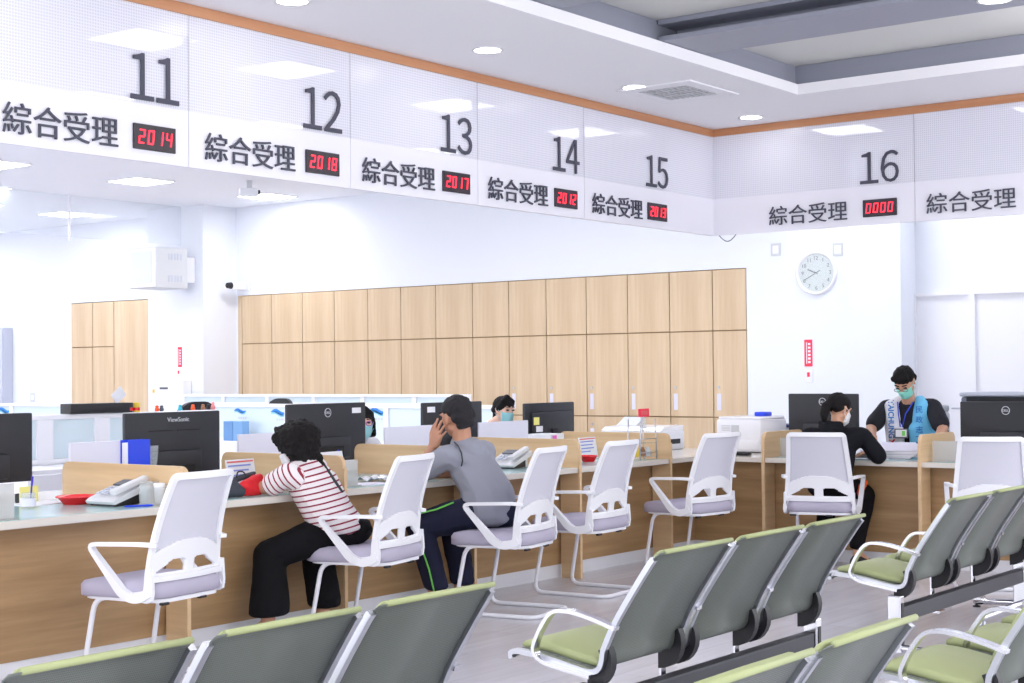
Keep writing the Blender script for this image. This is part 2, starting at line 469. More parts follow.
# ------------------------------------------------------------------ lamps
EM = mat('office light panel', (250, 252, 255), .5, emit=17.)
ED = mat('downlight lens', (255, 253, 248), .5, emit=14.)
def panel_light(x, y, lab):
    t = thing('ceiling_light', lab, 'light', (x, y, ZC), 0, 'office ceiling light panels')
    b = nb()
    for a in ((-.3, .3, -.3, -.285), (-.3, .3, .285, .3), (-.3, -.285, -.285, .285), (.285, .3, -.285, .285)): box(b, *a, -.012, -.001)
    obj('light_frame', b, M['white'], t)
    obj('diffuser', box(nb(), -.285, .285, -.285, .285, -.009, -.001), EM, t)
for x, y, lab in ((12.52, 15.4, 'square ceiling light right below the left half of sign 11'), (14.3, 19.35, 'square ceiling light above the grey wall box at left'),
                  (14.7, 15.42, 'square ceiling light behind the ceiling camera'), (7.25, 8.88, 'square ceiling light showing through the top of sign 11'),
                  (8.70, 8.90, 'square ceiling light showing through the top of sign 12'), (8.48, 11.1, 'square ceiling light showing faintly at the left of number 11'),
                  (10.57, 11.05, 'square ceiling light showing faintly at the left of number 12'), (10.82, 8.92, 'square ceiling light showing at the top left of number 13'),
                  (12.9, 8.92, 'square ceiling light showing through sign 14'), 
                  (14.55, 6.75, 'square ceiling light showing through sign 16 near the number'), (14.6, 4.7, 'square ceiling light showing through the right end sign'),
                  (11.6, 17.5, 'square ceiling light at the left edge below sign 11'), (12.9, 11.05, 'square ceiling light showing faintly at the left of number 14'),
                  (10.4, 15.4, 'square ceiling light hidden at the far left edge'), (12.7, 19.3, 'square ceiling light at the left edge above the grey steel cabinet'),
                  (6., 11., 'added square ceiling light out of view at the left, first'), (6.5, 14., 'added square ceiling light out of view at the left, second'), (8., 17., 'added square ceiling light out of view at the left, third'), (9.5, 20.5, 'added square ceiling light out of view at the left, fourth'), (11., 22.4, 'added square ceiling light out of view at the left, fifth'), (12.6, 22.7, 'added square ceiling light out of view at the left, sixth'), (13.9, 22.9, 'added square ceiling light out of view at the left, seventh')):  # these out-of-view panels are added to brighten the left back wall
    panel_light(x, y, lab)
def downlight(x, y, z, lab):
    t = thing('downlight', lab, 'light', (x, y, z), 0, 'round downlights in the lobby ceiling')
    b = nb(); lathe(b, [(.082, -.001), (.098, -.001), (.098, -.006), (.082, -.006)], n=28, cap=False)
    obj('trim_ring', b, M['white'], t, True)
    obj('lens', lathe(nb(), [(.082, -.003), (.082, -.001)], n=28), ED, t)
for x, y, lab in ((4.1, 5.84, 'round ceiling downlight beyond the left edge of the lip'), (5.74, 5.82, 'round ceiling downlight leftmost along the orange trim at the top edge'), (7.37, 5.79, 'round ceiling downlight above sign 13'),
                  (8.99, 5.76, 'round ceiling downlight beside the air vent'), (10.64, 5.75, 'round ceiling downlight near the corner of the orange trim')):
    downlight(x, y, ZL, lab)
downlight(8.43, 3.02, 3.464, 'round downlight fixed to the steel beam at the top right')
# added tube lamps, unseen in the recess, that brighten lobby and recess
EL = mat('added fill tube', (255, 252, 250), .5, emit=9.)
for k, (x, y) in enumerate(((2.2, 1.2), (2.2, 2.6), (5.0, 1.0), (4.6, 2.3), (7.5, 2.0), (9.35, 2.55), (9.3, .6))):
    t = thing('added_tube_lamp', 'added tube lamp brightening the lobby recess, out of view', 'light', (x, y, 3.60), 0, 'added tube lamps in the lobby recess')
    b = nb(); cyl(b, (-.60, 0, -.28), (.60, 0, -.28), .05, 16); obj('tube', b, EL, t, True)
    for u in (-.61, .61):
        b = nb(); cyl(b, (u-.02, 0, -.28), (u+.02, 0, -.28), .056, 16); cp = obj('end_cap', b, M['white'], t, angle=40)
        b = nb(); cyl(b, (u, 0, -.23), (u, 0, 0), .006, 8); obj('rod', b, M['white'], cp)

# air vent in the lobby ceiling
t = thing('air_vent', 'square white ceiling air vent with grey grille beside a downlight', 'vent', (9.33, 5.62, ZL), 0)
b = nb()
for a in ((-.34, .34, -.3, -.2), (-.34, .34, .2, .3), (-.34, -.22, -.2, .2), (.22, .34, -.2, .2)): box(b, *a, -.012, -.001)
obj('vent_frame', b, M['white'], t)
obj('vent_back', box(nb(), -.22, .22, -.2, .2, -.003, -.001), M['ink'], t)
b = nb()
for i in range(9):
    y = -.175+i*.044; box(b, -.22, .22, y-.008, y+.008, -.011, -.003)
for i in range(5):
    x = -.18+i*.09; box(b, x-.004, x+.004, -.2, .2, -.009, -.003)
obj('grille', b, M['grey_plastic'], t)
# office ceiling camera, smoke barrier
t = thing('ceiling_camera', 'small white camera box hanging from the office ceiling under sign 12', 'camera', (13.38, 14.35, ZC), -35)
obj('mount', box(nb(), -.03, .03, -.03, .03, -.12, 0), M['grey_plastic'], t)
obj('camera_body', box(nb(), -.13, .10, -.06, .06, -.2, -.10, .01), M['camera_w'], t)
obj('lens', lathe(nb(), [(.035, .10), (.03, .13)], (0, 0, -.15), 14, 0), M['black'], t)
t = thing('glass_barrier', 'clear glass smoke barrier sheet hanging from the office ceiling at left', 'glass panel', (0, 17.3, 0))
obj('glass_sheet', box(nb(), 7.5, 12.84, -.005, .005, 3.30, ZC), M['glass'], t)
obj('glass_sheet', box(nb(), 12.85, 14.78, -.005, .005, 3.30, ZC), M['glass'], t)
obj('joint_strip', box(nb(), 12.83, 12.86, -.012, .012, 3.25, ZC), M['white_metal'], t)

# ------------------------------------------------------------------ back wall cabinets
CX = XW-.006
def cab_unit(y0, y1, rows, label, group, marks=False):
    """y0<y1, front faces -x"""
    t = thing('tall_cabinet', label, 'cabinet', (CX, (y0+y1)/2, 0), 0, group)
    hw = (y1-y0)/2
    obj('body', box(nb(), .02, .415, -hw+.002, hw-.002, 0, 2.575), M['gap'], t)
    for i, (z0, z1) in enumerate(rows):
        d = obj('door', box(nb(), 0, .02, -hw+.006, hw-.006, z0+.004, z1-.010, .002, 1), M['cab_wood'], t)
        if marks and i < 2:
            zz = z1-.10 if i == 0 else z0+.32
            k = obj('lock', lathe(nb(), [(.016, -.006), (.016, 0)], (0, hw-.07, zz+(.0 if i == 0 else .02)), 12, 0), M['alu'], d)
            obj('label_strip', box(nb(), -.002, 0, hw-.10, hw-.045, zz-.24, zz-.05), M['paper_b'], d)
    return t
ys = [16.73, 16.11, 15.49, 14.87, 14.24, 13.64, 13.03, 12.41, 11.82, 11.235, 10.63, 10.03, 9.445, 8.868, 8.43]
nth = ['leftmost', 'second from the left', 'third from the left', 'fourth from the left', 'fifth from the left', 'sixth from the left', 'seventh from the left',
       'seventh from the right', 'sixth from the right', 'fifth from the right', 'fourth from the right', 'third from the right', 'second from the right', 'narrow rightmost']
for i in range(14):
    cab_unit(ys[i+1], ys[i], [(0, .88), (.88, 1.872), (1.872, 2.575)], 'pale wood tall cabinet in the long back wall row, '+nth[i], 'long row of wall cabinets', i >= 8)
tag(obj('cabinet_end_panel', box(nb(), CX, XW+.41, 16.735, 16.81, 0, 2.575), M['cab_wood']), 'narrow pale wood end panel at the left of the long cabinet row', 'panel')
cab_unit(20.20, 20.745, [(0, .9), (.9, 1.888), (1.888, 2.605)], 'pale wood wall cabinet at the far left, left column', 'far left wall cabinets')
cab_unit(19.665, 20.195, [(0, .9), (.9, 1.888), (1.888, 2.605)], 'pale wood wall cabinet at the far left, middle column', 'far left wall cabinets')
cab_unit(18.80, 19.66, [(0, 2.605)], 'pale wood wall cabinet at the far left with one tall undivided door', 'far left wall cabinets')
t = thing('steel_cabinet', 'grey steel cabinet cut by the left edge of the photo', 'cabinet', (15.25, 22.95, 0))
obj('body', box(nb(), 0, .185, -.62, .0, 0, 2.25, .005), M['grey_cab'], t)
obj('door', box(nb(), -.02, 0, -.61, -.01, .06, 2.23, .004), M['grey_cab'], t)

# wall box on the column, signs, clock
t = thing('wall_box', 'white vented metal equipment box high on the column', 'equipment box', (14.0, 16.56, 2.64))
obj('body', box(nb(), .02, .59, -.29, .29, 0, .57, .01), M['grey_plastic'], t)
obj('front_door', box(nb(), 0, .02, -.28, .28, .01, .56, .004), M['white'], t)
obj('front_window', box(nb(), -.006, 0, -.22, .22, .06, .51), mat('pale box window', (226, 230, 240), .4), t)
for zz in (.09, .40):
    for i in range(5): obj('vent_slot', box(nb(), .24+i*.055,   .265+i*.055, -.296, -.29, zz, zz+.09), M['grey_cab'], t)
obj('bracket', box(nb(), .59, .80, -.2, .20, .1, .46), M['white_metal'], t)
# the box hangs on an arm that reaches the column
t.location = (13.999, 17.22, 2.65)
t = thing('wall_camera', 'small white surveillance camera with black lens left of the long cabinets', 'camera', (15.44, 16.66, 2.71))
obj('wall_plate', box(nb(), -.03, -.001, -.12, .06, -.07, .07, .01), M['camera_w'], t)
obj('camera_body', box(nb(), -.26, -.03, -.06, .03, -.06, .05, .015), M['camera_w'], t)
obj('lens', lathe(nb(), [(.04, -.33), (.05, -.26)], (0, .02, 0), 16, 0), M['black'], t)
def wall_sign(x, y, z, w_, h_, label):
    t = thing('wall_sign', label, 'sign', (x, y, z))
    obj('plate', box(nb(), -.006, -.001, -w_/2, w_/2, 0, h_), M['sticker'], t)
    b = nb()
    for i in range(6):
        zz = h_*(.12+.135*i); box(b, -.008, -.006, -w_*.28, w_*.02, zz, zz+h_*.075)
    box(b, -.008, -.006, w_*.16, w_*.26, h_*.1, h_*.9)
    obj('lettering', b, M['paper'], t)
wall_sign(XW, 7.668, 1.45, .095, .295, 'red vertical sign with white lettering on the wall under the clock')
wall_sign(14.80, 17.35, 1.54, .085, .29, 'red vertical sign with white lettering on the column at left')
for y, z, x, lab in ((7.665, 1.335, XW, 'white wall switch with a red mark under the red sign by the clock'), (17.37, 1.44, 14.80, 'white wall switch with a red mark on the column at left')):
    t = thing('wall_switch', lab, 'switch', (x, y, z)); obj('plate', box(nb(), -.012, -.001, -.05, .05, -.06, .08, .004), M['white'], t)
    obj('rocker', box(nb(), -.018, -.012, -.014, .014, 0, .05), M['sticker'], t)
for y, z, lab in ((8.05, 2.75, 'small white wall socket left above the clock'), (7.30, 2.71, 'small white wall socket right above the clock'), (21.78, 1.07, 'white wall socket near the left edge of the photo')):
    t = thing('wall_socket', lab, 'socket', (XW, y, z)); obj('plate', box(nb(), -.012, -.001, -.06, .06, -.06, .08, .004), M['grey_plastic'], t)
    obj('socket_face', box(nb(), -.016, -.012, -.035, .035, -.035, .055), M['white'], t)
t = thing('water_dispenser', 'white dispenser box with yellow sign beside the column at left', 'dispenser', (14.82, 17.42, 0))
obj('body', box(nb(), -.2, -.03, -.33, .33, 0, 1.36, .02), M['white'], t)
obj('panel', box(nb(), -.206, -.2, -.26, .30, .9, 1.28), M['white_gloss'], t)
obj('caution_mark', box(nb(), -.209, -.2, .27, .32, 1.17, 1.22), M['gold'], t)
obj('badge', box(nb(), -.209, -.206, -.02, .16, 1.22, 1.25), M['ink'], t)
t = thing('wall_clock', 'round white wall clock showing about twenty to ten', 'clock', (XW, 7.555, 2.475))
lathe_ = lathe(nb(), [(.205, -.012), (.212, -.03), (.228, -.042), (.242, -.03), (.245, -.001)], n=48, axis=0, cap=False)
obj('rim', lathe_, M['white_gloss'], t, True)
obj('dial', lathe(nb(), [(.21, -.014), (.21, -.001)], n=48, axis=0), M['face_clock'], t)
for i in range(12):
    a = R(30*(i+1)); me = text_mesh(str(i+1), .06, .002)
    o = obj('numeral', me, M['ink'], t)
    o.matrix_local = Matrix.Translation((-.016, -.165*math.sin(a), .165*math.cos(a)-.02)) @ Matrix.Rotation(R(-90), 4, 'Z') @ Matrix.Rotation(R(90), 4, 'X')
def hand(ang, ln, wd, back, x):
    b = nb(); box(b, x-.002, x, -wd/2, wd/2, -back, ln)
    return obj('clock_hand', b, M['ink'], t, rot=(R(ang), 0, 0))
hand(-68, .11, .012, .02, -.019); hand(-118, .15, .008, .06, -.022)
obj('clock_glass', lathe(nb(), [(.212, -.028), (.212, -.026)], n=48, axis=0), glassy('clock glass', (235, 240, 240), .12, .03), t)

# ------------------------------------------------------------------ service counter
YE, XE = 6.005, 10.255          # worktop edges
ZT, TH = .755, .036
t = thing('service_counter', 'long L-shaped wooden service counter with pale top running along both sides', 'counter', (0, 0, 0))
b = nb(); prism(b, [(1.6, YE), (XE, YE), (XE, 1.5), (11.25, 1.5), (11.25, 7.45), (1.6, 7.45)], ZT-TH, ZT, 2)
bmesh.ops.bevel(b, geom=[e for e in b.edges], offset=.004, segments=2, affect='EDGES')
obj('worktop', b, M['top'], t)
PY, PX = 6.165, 10.42
obj('front_panel', box(nb(), 1.6, PX, PY, PY+.03, .09, ZT-TH), M['counter_wood'], t)
obj('front_panel', box(nb(), PX, PX+.03, 1.5, PY+.03, .09, ZT-TH), M['counter_wood_b'], t)
obj('kickboard', box(nb(), 1.6, PX+.006, PY+.008, PY+.026, 0, .09), M['kick'], t)
obj('kickboard', box(nb(), PX+.008, PX+.026, 1.5, PY+.02, 0, .09), M['kick'], t)
obj('back_panel', box(nb(), 1.6, 10.5, 6.62, 6.64, .05, ZT-TH), M['white'], t)
def divider(px, py, face, label, ln=1.0, h=.947):
    t = thing('counter_divider', label, 'divider', (px, py, 0), 0 if face == 'y' else -90, 'wooden dividers between the counters')
    # screen over the worktop plus the post that stands on the floor in front
    m = M['div_wood'] if True else None
    out = rrect(ln, h-ZT, .05, 5, .0)
    b = nb(); prism(b, [(u+ln/2, z+ZT) for u, z in out], -.013, .013, 0)
    obj('screen_board', b, m, t)
    # front post
    obj('front_post', box(nb(), -.013, .013, .0, .15, 0, ZT-TH-.001), m, t)
    obj('front_edge', box(nb(), -.013, .013, -.012, 0, 0, ZT+.12, .003), m, t)
    return t
DIV = [(5.16, 'wooden rounded divider left of the grey desk phone behind the leftmost white chair'), (6.30, 'wooden rounded divider behind the woman in the striped top'),
       (7.46, 'wooden rounded divider mostly hidden by the man in grey'), (8.61, 'wooden rounded divider right of the man in grey'), (9.79, 'wooden rounded divider with the wire rack, nearest the counter corner')]
for x, lab in DIV: divider(x, YE-.005, 'y', lab)
for y, lab in ((5.47, 'wooden rounded divider left of the woman in black'), (4.25, 'wooden rounded divider beside the rightmost white chair'), (3.03, 'wooden rounded divider on the counter beyond the right edge')):
    d = divider(XE-.005, y, 'x', lab, .62)
    # turned a quarter: local y runs along world x
    d.rotation_euler = (0, 0, R(-90))

# ------------------------------------------------------------------ visitor chairs
def chair_proto():
    t = thing('visitor_chair', 'x', 'chair', (0, 0, 0), 0, 'white visitor chairs at the counters')
    # tubular sled base
    p = [(-.19, -.03, .405), (-.215, .19, .405), (-.225, .265, .013), (-.225, -.26, .013), (.225, -.26, .013), (.225, .265, .013), (.215, .19, .405), (.19, -.03, .405)]
    pp = fillet(p, .07, 6)
    obj('sled_base', tube(nb(), pp, .0125, 10), M['white_metal'], t, True)
    # seat
    b = nb()
    out = rrect(.48, .52, .10, 5)
    sec = [(.0, .412, .93), (.0, .420, 1.), (.0, .466, 1.), (.0, .484, .95), (.0, .489, .80)]
    rings = []
    for _, z, s in sec:
        rings.append([b.verts.new((u*s, (v-.26)*s+.055, z-.014*max(0, (v-.26)/.26)**2-(.008*(1-(u/.24)**2-((v-.26)/.26)**2) if s == .8 else 0))) for u, v in out])
    n = len(out)
    for a, c in zip(rings, rings[1:]):
        for i in range(n): b.faces.new((a[i], a[(i+1) % n], c[(i+1) % n], c[i]))
    b.faces.new(rings[0]); b.faces.new(rings[-1]); bmesh.ops.recalc_face_normals(b, faces=b.faces)
    obj('seat_cushion', b, M['seat_fab'], t, True)
    b = nb(); prism(b, [(u*.93, (v-.26)*.93+.045) for u, v in out], .396, .413, 2)
    obj('seat_pan', b, M['white'], t, angle=40)
    for gx in (.05, -.20): obj('glide_pad', box(nb(), gx, gx+.045, -.20, -.177, .386, .398, .003), M['black'], t)
    # back surface: s 0 (bottom z .50) .. 1 (top)
    def yb(z): 
        s = (z-.43)/.53
        return -.165+.020*math.sin(min(max(s, 0), 1)*PI)-.125*max(0, s)**1.35
    def hw(z): return .236-.046*((z-.43)/.53)
    Z0, Z1 = .505, .955
    def pt(u, z, off=0.):   # u -1..1 ; slight wrap forward at the sides
        return Vector((u*hw(z), yb(z)+.028*u*u+off, z))
    # mesh panel
    b = nb(); nu, nv = 14, 22; g = [[b.verts.new(pt(-1+2*i/nu, Z0+.075+(Z1-Z0-.075)*j/nv)) for i in range(nu+1)] for j in range(nv+1)]
    for j in range(nv):
        for i in range(nu): b.faces.new((g[j][i], g[j][i+1], g[j+1][i+1], g[j+1][i]))
    o = obj('mesh_panel', b, M['mesh_back'], t, True); md = o.modifiers.new('thick', 'SOLIDIFY'); md.thickness = .004
    # border frame: up one side, over the top, down the other
    path = [pt(-1, .43+k*.03, -.004) for k in range(17)] + [pt(-1, .945, -.004)]
    top = [pt(-1+2*k/8, Z1+.004, -.006) for k in range(9)]
    path = path[:-1]+top+[p_ for p_ in [pt(1, .43+k*.03, -.004) for k in range(17)][::-1]]
    path = fillet(path, .035, 4)
    obj('back_frame', sweep(nb(), path, rect(.020, .030), up=(0, 1, 0)), M['white'], t, angle=50)
    # lumbar shell with two openings
    b = nb(); nu, nv = 44, 34; ZA, ZB = .488, .665
    def solid(u, z):
        arch = .608+.062*math.cos(u*PI/2*.95)
        if z > arch: return False
        au = abs(u)
        # triangular opening on both sides of the centre
        if .13 < au < .88 and .522 < z < .522+.062*min(1, max(0, (.92-au)/.46))*min(1, (au-.10)/.07): return False
        return True
    V = {}
    def vv(i, j):
        if (i, j) not in V: V[(i, j)] = b.verts.new(pt(-1+2*i/nu, ZA+(ZB-ZA)*j/nv, -.012))
        return V[(i, j)]
    for j in range(nv):
        for i in range(nu):
            if solid(-1+2*(i+.5)/nu, ZA+(ZB-ZA)*(j+.5)/nv): b.faces.new((vv(i, j), vv(i+1, j), vv(i+1, j+1), vv(i, j+1)))
    o = obj('lumbar_shell', b, M['white'], t, True); md = o.modifiers.new('thick', 'SOLIDIFY'); md.thickness = .014
    b = nb(); sweep(b, [pt(-1+2*k/10, .502, -.018) for k in range(11)], rect(.026, .030), up=(0, 0, 1))
    obj('cross_bar', b, M['white'], t, angle=50)
    # arm loops
    for s in (-1, 1):
        x = s*.262
        lp = fillet([(s*.226, -.19, .655), (x, -.11, .66), (x, .185, .648), (x*.98, -.025, .43), (s*.244, -.10, .412), (s*.238, -.165, .45)], .05, 5)
        zs = [min(1., max(.42, (.655-p_.z)/.12)) if p_.y < .15 or p_.z < .60 else .5 for p_ in lp]
        obj('armrest', sweep(nb(), lp, rect(.030, .042), up=(s*1., 0, 0), sb=zs), M['white'], t, angle=50)
        b = nb(); prism(b, [(-.175, .41), (-.15, .398), (-.01, .405), (-.05, .440), (-.125, .452), (-.150, .55), (-.175, .55), (-.182, .45)], s*.230, s*.246, 0)
        obj('side_bracket', b, M['white'], t, angle=50)
    return t
proto = chair_proto()
CH = [((4.65, 5.60), 8, 'white visitor chair at the left in front of the red dish, empty'), ((6.16, 5.655), 12, 'white visitor chair the woman in the striped top sits on'),
      ((7.19, 5.50), 10.5, 'white visitor chair the man in the grey tee sits on'), ((8.12, 5.60), 4, 'empty white visitor chair right of the man in grey'),
      ((9.48, 5.62), -9, 'empty white visitor chair at the counter corner'), ((10.0, 4.87), -73, 'white visitor chair the woman in black sits on'),
      ((9.80, 3.595), -66, 'empty white visitor chair at the right edge by the staff man')]
for i, ((x, y), a, lab) in enumerate(CH):
    if i == 0: proto.location = (x, y, 0); proto.rotation_euler = (0, 0, R(a)); proto['label'] = lab
    else: dup(proto, (x, y, 0), a, lab)

# ------------------------------------------------------------------ waiting benches
SP = .58; SW = .535
def back_y(z): return -.015-.235*((z-.42)/.36)**1.12 if z > .42 else -.015
PROF = [(.385, .352), (.392, .372), (.365, .382), (.25, .375), (.12, .352), (.04, .338), (.0, .345), (-.018, .375), (-.022, .42)]
PROF += [(back_y(z), z) for z in (.50, .58, .66, .72, .755)]+[(-.258, .772)]
PROF = [(y, z) for y, z in PROF]
def bench_proto():
    t = thing('waiting_bench', 'x', 'bench', (0, 0, 0), 0, 'rows of three green waiting seats')
    path = fillet([(0, y, z) for y, z in PROF], .05, 2)
    for k in range(3):
        x0 = k*SP; x1 = x0+SW
        b = nb()                               # perforated shell, 4 mm steel
        vs = [[b.verts.new((x, p.y, p.z)) for p in path] for x in (x0+.012, x1-.012)]
        for i in range(len(path)-1): b.faces.new((vs[0][i], vs[1][i], vs[1][i+1], vs[0][i+1]))
        sh = obj('seat_shell', b, M['perf_steel'], t, True)
        md = sh.modifiers.new('thick', 'SOLIDIFY'); md.thickness = .003
        for xx in (x0+.004, x1-.004):
            obj('side_frame', sweep(nb(), [q+Vector((xx, -.004 if q.z > .42 else 0, -.004 if q.z <= .42 else 0)) for q in path if q.z < .757], rect(.022, .020), up=(1, 0, 0)), M['alu'], sh, angle=50)
        # seat pad and back pad
        def pad(p0, p1, th, name):
            b = nb(); n = 10; rows = []
            for i in range(n+1):
                s = i/n; u = s*(len(p1)-1); j = min(int(u), len(p1)-2); f = u-j
                q = Vector(p1[j]).lerp(Vector(p1[j+1]), f); d = (Vector(p1[j+1])-Vector(p1[j])).normalized()
                nrm = Vector((-d.y, d.x))       # left normal in (y,z)
                rows.append((q, nrm))
            rings = []
            for (q, nn), s in zip(rows, range(n+1)):
                e = min(s, n-s); k2 = th*(.55 if e == 0 else .9 if e == 1 else 1.)
                ring = []
                for xx, kk in ((x0+.05, 0), (x0+.05, .6), (x0+.065, .95), ((x0+x1)/2, 1.06), (x1-.065, .95), (x1-.05, .6), (x1-.05, 0)):
                    ring.append(b.verts.new((xx, q.x+nn.x*k2*kk, q.y+nn.y*k2*kk)))
                rings.append(ring)
            m = len(rings[0])
            for a, c in zip(rings, rings[1:]):
                for i in range(m): b.faces.new((a[i], a[(i+1) % m], c[(i+1) % m], c[i]))
            b.faces.new(rings[0]); b.faces.new(rings[-1]); bmesh.ops.recalc_face_normals(b, faces=b.faces)
            return obj(name, b, M['green'], sh, True)
        pad(None, [(.03, .347), (.12, .357), (.25, .380), (.372, .387)], .034, 'seat_pad')
        bp = [(-.232, .770), (back_y(.74)+.008, .74), (back_y(.66)+.008, .66), (back_y(.58)+.008, .58), (back_y(.5)+.008, .50), (-.012, .44)]
        pad(None, bp, .024, 'back_pad')
        # rolled green edge over the top
        b = nb(); sweep(b, [(x0+.045, -.257, .775), (x1-.02, -.257, .775)], circ(.0085, 10)); obj('top_roll', b, M['green'], sh, True)
        # black curved brackets underneath
        for xx in (x0+.03, x1-.03):
            b = nb(); out = []
            for i in range(9): 
                a = R(150+i*15); out.append((.055+.105*math.cos(a), .375+.105*math.sin(a)))
            inn = [(.055+.055*math.cos(R(150+i*15)), .385+.055*math.sin(R(150+i*15))) for i in range(9)][::-1]
            prism(b, out+inn, xx-.017, xx+.017, 0); obj('bracket', b, M['black'], sh, angle=40)
    L = 2*SP+SW
    obj('beam', box(nb(), -.01, L+.01, -.0, .06, .165, .24, .006), M['beam_dark'], t)
    for xx in (-.036, L+.036):
        b = nb(); box(b, xx-.025, xx+.025, -.01, .06, .02, .30, .006)
        lg = obj('leg', b, M['chrome'], t)
        obj('leg_insert', box(nb(), xx-.012, xx+.012, -.013, -.0101, .05, .265), M['black'], lg)
        b = nb(); tube(b, fillet([(xx, -.26, .03), (xx, -.05, .045), (xx, .10, .045), (xx, .30, .03)], .05, 3), .018); 
        ft = obj('foot', b, M['chrome'], lg, True)
        for yy in (-.245, .285):
            b = nb(); lathe(b, [(.022, 0), (.024, .006), (.008, .012), (.008, .03)], (xx, yy, 0), 14); obj('leveller', b, M['black'], ft, True)
    for xx in (SP*1-.022, SP*2-.022):
        b = nb(); box(b, xx-.016, xx+.016, .072, .088, .15, .34, .003); box(b, xx-.05, xx+.03, .02, .10, .14, .152); obj('post', b, M['chrome'], t)
    for xx in (-.014, SP-.022, 2*SP-.022, L+.014):
        ap = fillet([(xx, -.09, .502), (xx, .0, .528), (xx, .10, .548), (xx, .185, .545), (xx, .245, .46), (xx, .275, .385), (xx, .225, .352), (xx, .02, .322)], .04, 5)
        obj('armrest', sweep(nb(), ap, rect(.034, .014), up=(1, 0, 0)), M['chrome'], t, angle=50)
    return t
bp = bench_proto()
BN = [((1.93, 3.085), 0, 'green and grey three-seat waiting bench at the bottom left corner'), ((4.53, 3.085), 0, 'green and grey three-seat waiting bench in the middle of the photo'),
      ((7.15, 3.06), 0, 'green and grey three-seat waiting bench at the right in front of the staff man'), ((2.04, 1.815), 0, 'green and grey three-seat waiting bench at the bottom edge, right of centre'),
      ((4.86, 1.815), 0, 'green and grey three-seat waiting bench in the bottom right corner')]
for i, ((x, y), a, lab) in enumerate(BN):
    if i == 0: bp.location = (x, y, 0); bp['label'] = lab
    else: dup(bp, (x, y, 0), a, lab)
t = thing('floor_rail', 'low chrome floor rail with a levelling foot beside the right bench', 'rail', (8.18, 3.43, 0))
obj('bar', tube(nb(), [(0, 0, .05), (1.5, 0, .05)], .02), M['chrome'], t, True)
for xx in (.02, 1.45): obj('levelling_foot', lathe(nb(), [(.03, 0), (.032, .006), (.01, .014), (.01, .05)], (xx, 0, 0), 16), M['alu'], t, True)
t.location = (8.20, 3.06, 0)

# ------------------------------------------------------------------ monitors
def monitor(x0, x1, y, z1, ht, label, kind='dell', side='y', rz=0., notes=(), tilt=0.):
    """seen from behind; x0..x1 along the counter; side 'y' backs face -y, 'x' backs face -x"""
    wd = abs(x1-x0); mid = (x0+x1)/2
    if side == 'y': t = thing('monitor', label, 'monitor', (mid, y, ZT), rz, 'desk monitors seen from behind')
    else: t = thing('monitor', label, 'monitor', (y, mid, ZT), -90+rz, 'desk monitors seen from behind')
    h1 = z1-ZT; h0 = h1-ht; hw = wd/2
    b = nb(); box(b, -hw, hw, 0, .028, h0, h1, .008)
    body = obj('housing', b, M['monitor'], t, angle=40)
    if kind == 'old':
        b = nb(); box(b, -hw*.8, hw*.8, -.03, .004, h0+.05*ht, h1-.18*ht, .02); obj('rear_bulge', b, M['monitor'], body, angle=40)
    else:
        b = nb(); box(b, -hw*.55, hw*.55, -.022, .004, h0+.02, h0+ht*.42, .012); obj('rear_bulge', b, M['monitor'], body, angle=40)
    obj('screen', box(nb(), -hw+.012, hw-.012, .028, .029, h0+.014, h1-.012), M['black_gloss'], body)
    b = nb(); box(b, -.035, .035, -.050, -.022 if kind != 'old' else -.028, .012, h0+ht*(.45 if kind == 'old' else .12), .006); obj('stand_neck', b, M['dark_vent'], t)
    b = nb(); prism(b, rrect(.26, .20, .05, 4), .001, .014, 2)
    for v in b.verts: v.co.y -= .12
    obj('stand_base', b, M['black'], t, angle=40)
    if kind == 'dell':
        b = nb(); lathe(b, [(.026, -.003), (.030, -.003), (.030, .0), (.026, .0)], (0, 0, 0), 28, 1, cap=False)
        lg = obj('logo_ring', b, M['logo'], body); lg.location = (0, 0, h1-.062)
        place_text('logo_lettering', 'DELL', M['logo'], lg, (0, -.002, -.008), '-y', .046, .016, .002, .03)
        b = nb(); box(b, -hw*.28, hw*.34, -.0235, -.021, h0+.03, h0+.10, .004); obj('port_recess', b, M['dark_vent'], body)
        b = nb(); box(b, .06, .08, -.027, -.0235, h0+.035, h0+.075); obj('port_plug', b, M['blue'], body)
    if kind == 'vs':
        place_text('brand_lettering', 'ViewSonic', M['logo'], body, (0.03, -.002, h1-.058), '-y', .165, .026, .002, .04)
        for xx in (-.10, .11):
            b = nb(); box(b, xx-.085, xx+.085, -.003, 0, h1-.112, h1-.105); obj('vent_slit', b, M['dark_vent'], body)
        b = nb(); box(b, -.10, .14, -.0235, -.021, h0+.03, h0+.075, .003); obj('port_recess', b, M['dark_vent'], body)
    for (u, v, w_, h_, m) in notes:
        obj('sticker', box(nb(), u-w_/2, u+w_/2, -.032 if kind == 'old' else -.002, -.0305 if kind == 'old' else 0, h1-v-h_, h1-v), M[m], body)
    return t
monitor(4.36, 5.045, 7.12, 1.213, .37, 'black monitor cut by the left edge of the photo, seen from behind')
monitor(5.665, 6.385, 7.12, 1.192, .39, 'black monitor with silver brand lettering behind the blue binder', 'vs')
monitor(6.955, 7.69, 7.12, 1.216, .385, 'large black monitor with white label behind the woman in the striped top', 'dell', notes=((.275, .035, .085, .036, 'paper'),))
monitor(8.31, 8.985, 7.14, 1.198, .36, 'black monitor partly behind the head of the man in grey', 'dell', notes=((-.25, .03, .085, .04, 'paper'),))
monitor(9.53, 10.23, 7.16, 1.168, .37, 'black monitor with a yellow note between the staff woman and the wire rack', 'old', rz=2, notes=((-.24, .11, .075, .06, 'yellow'), (-.20, .18, .09, .045, 'paper')))
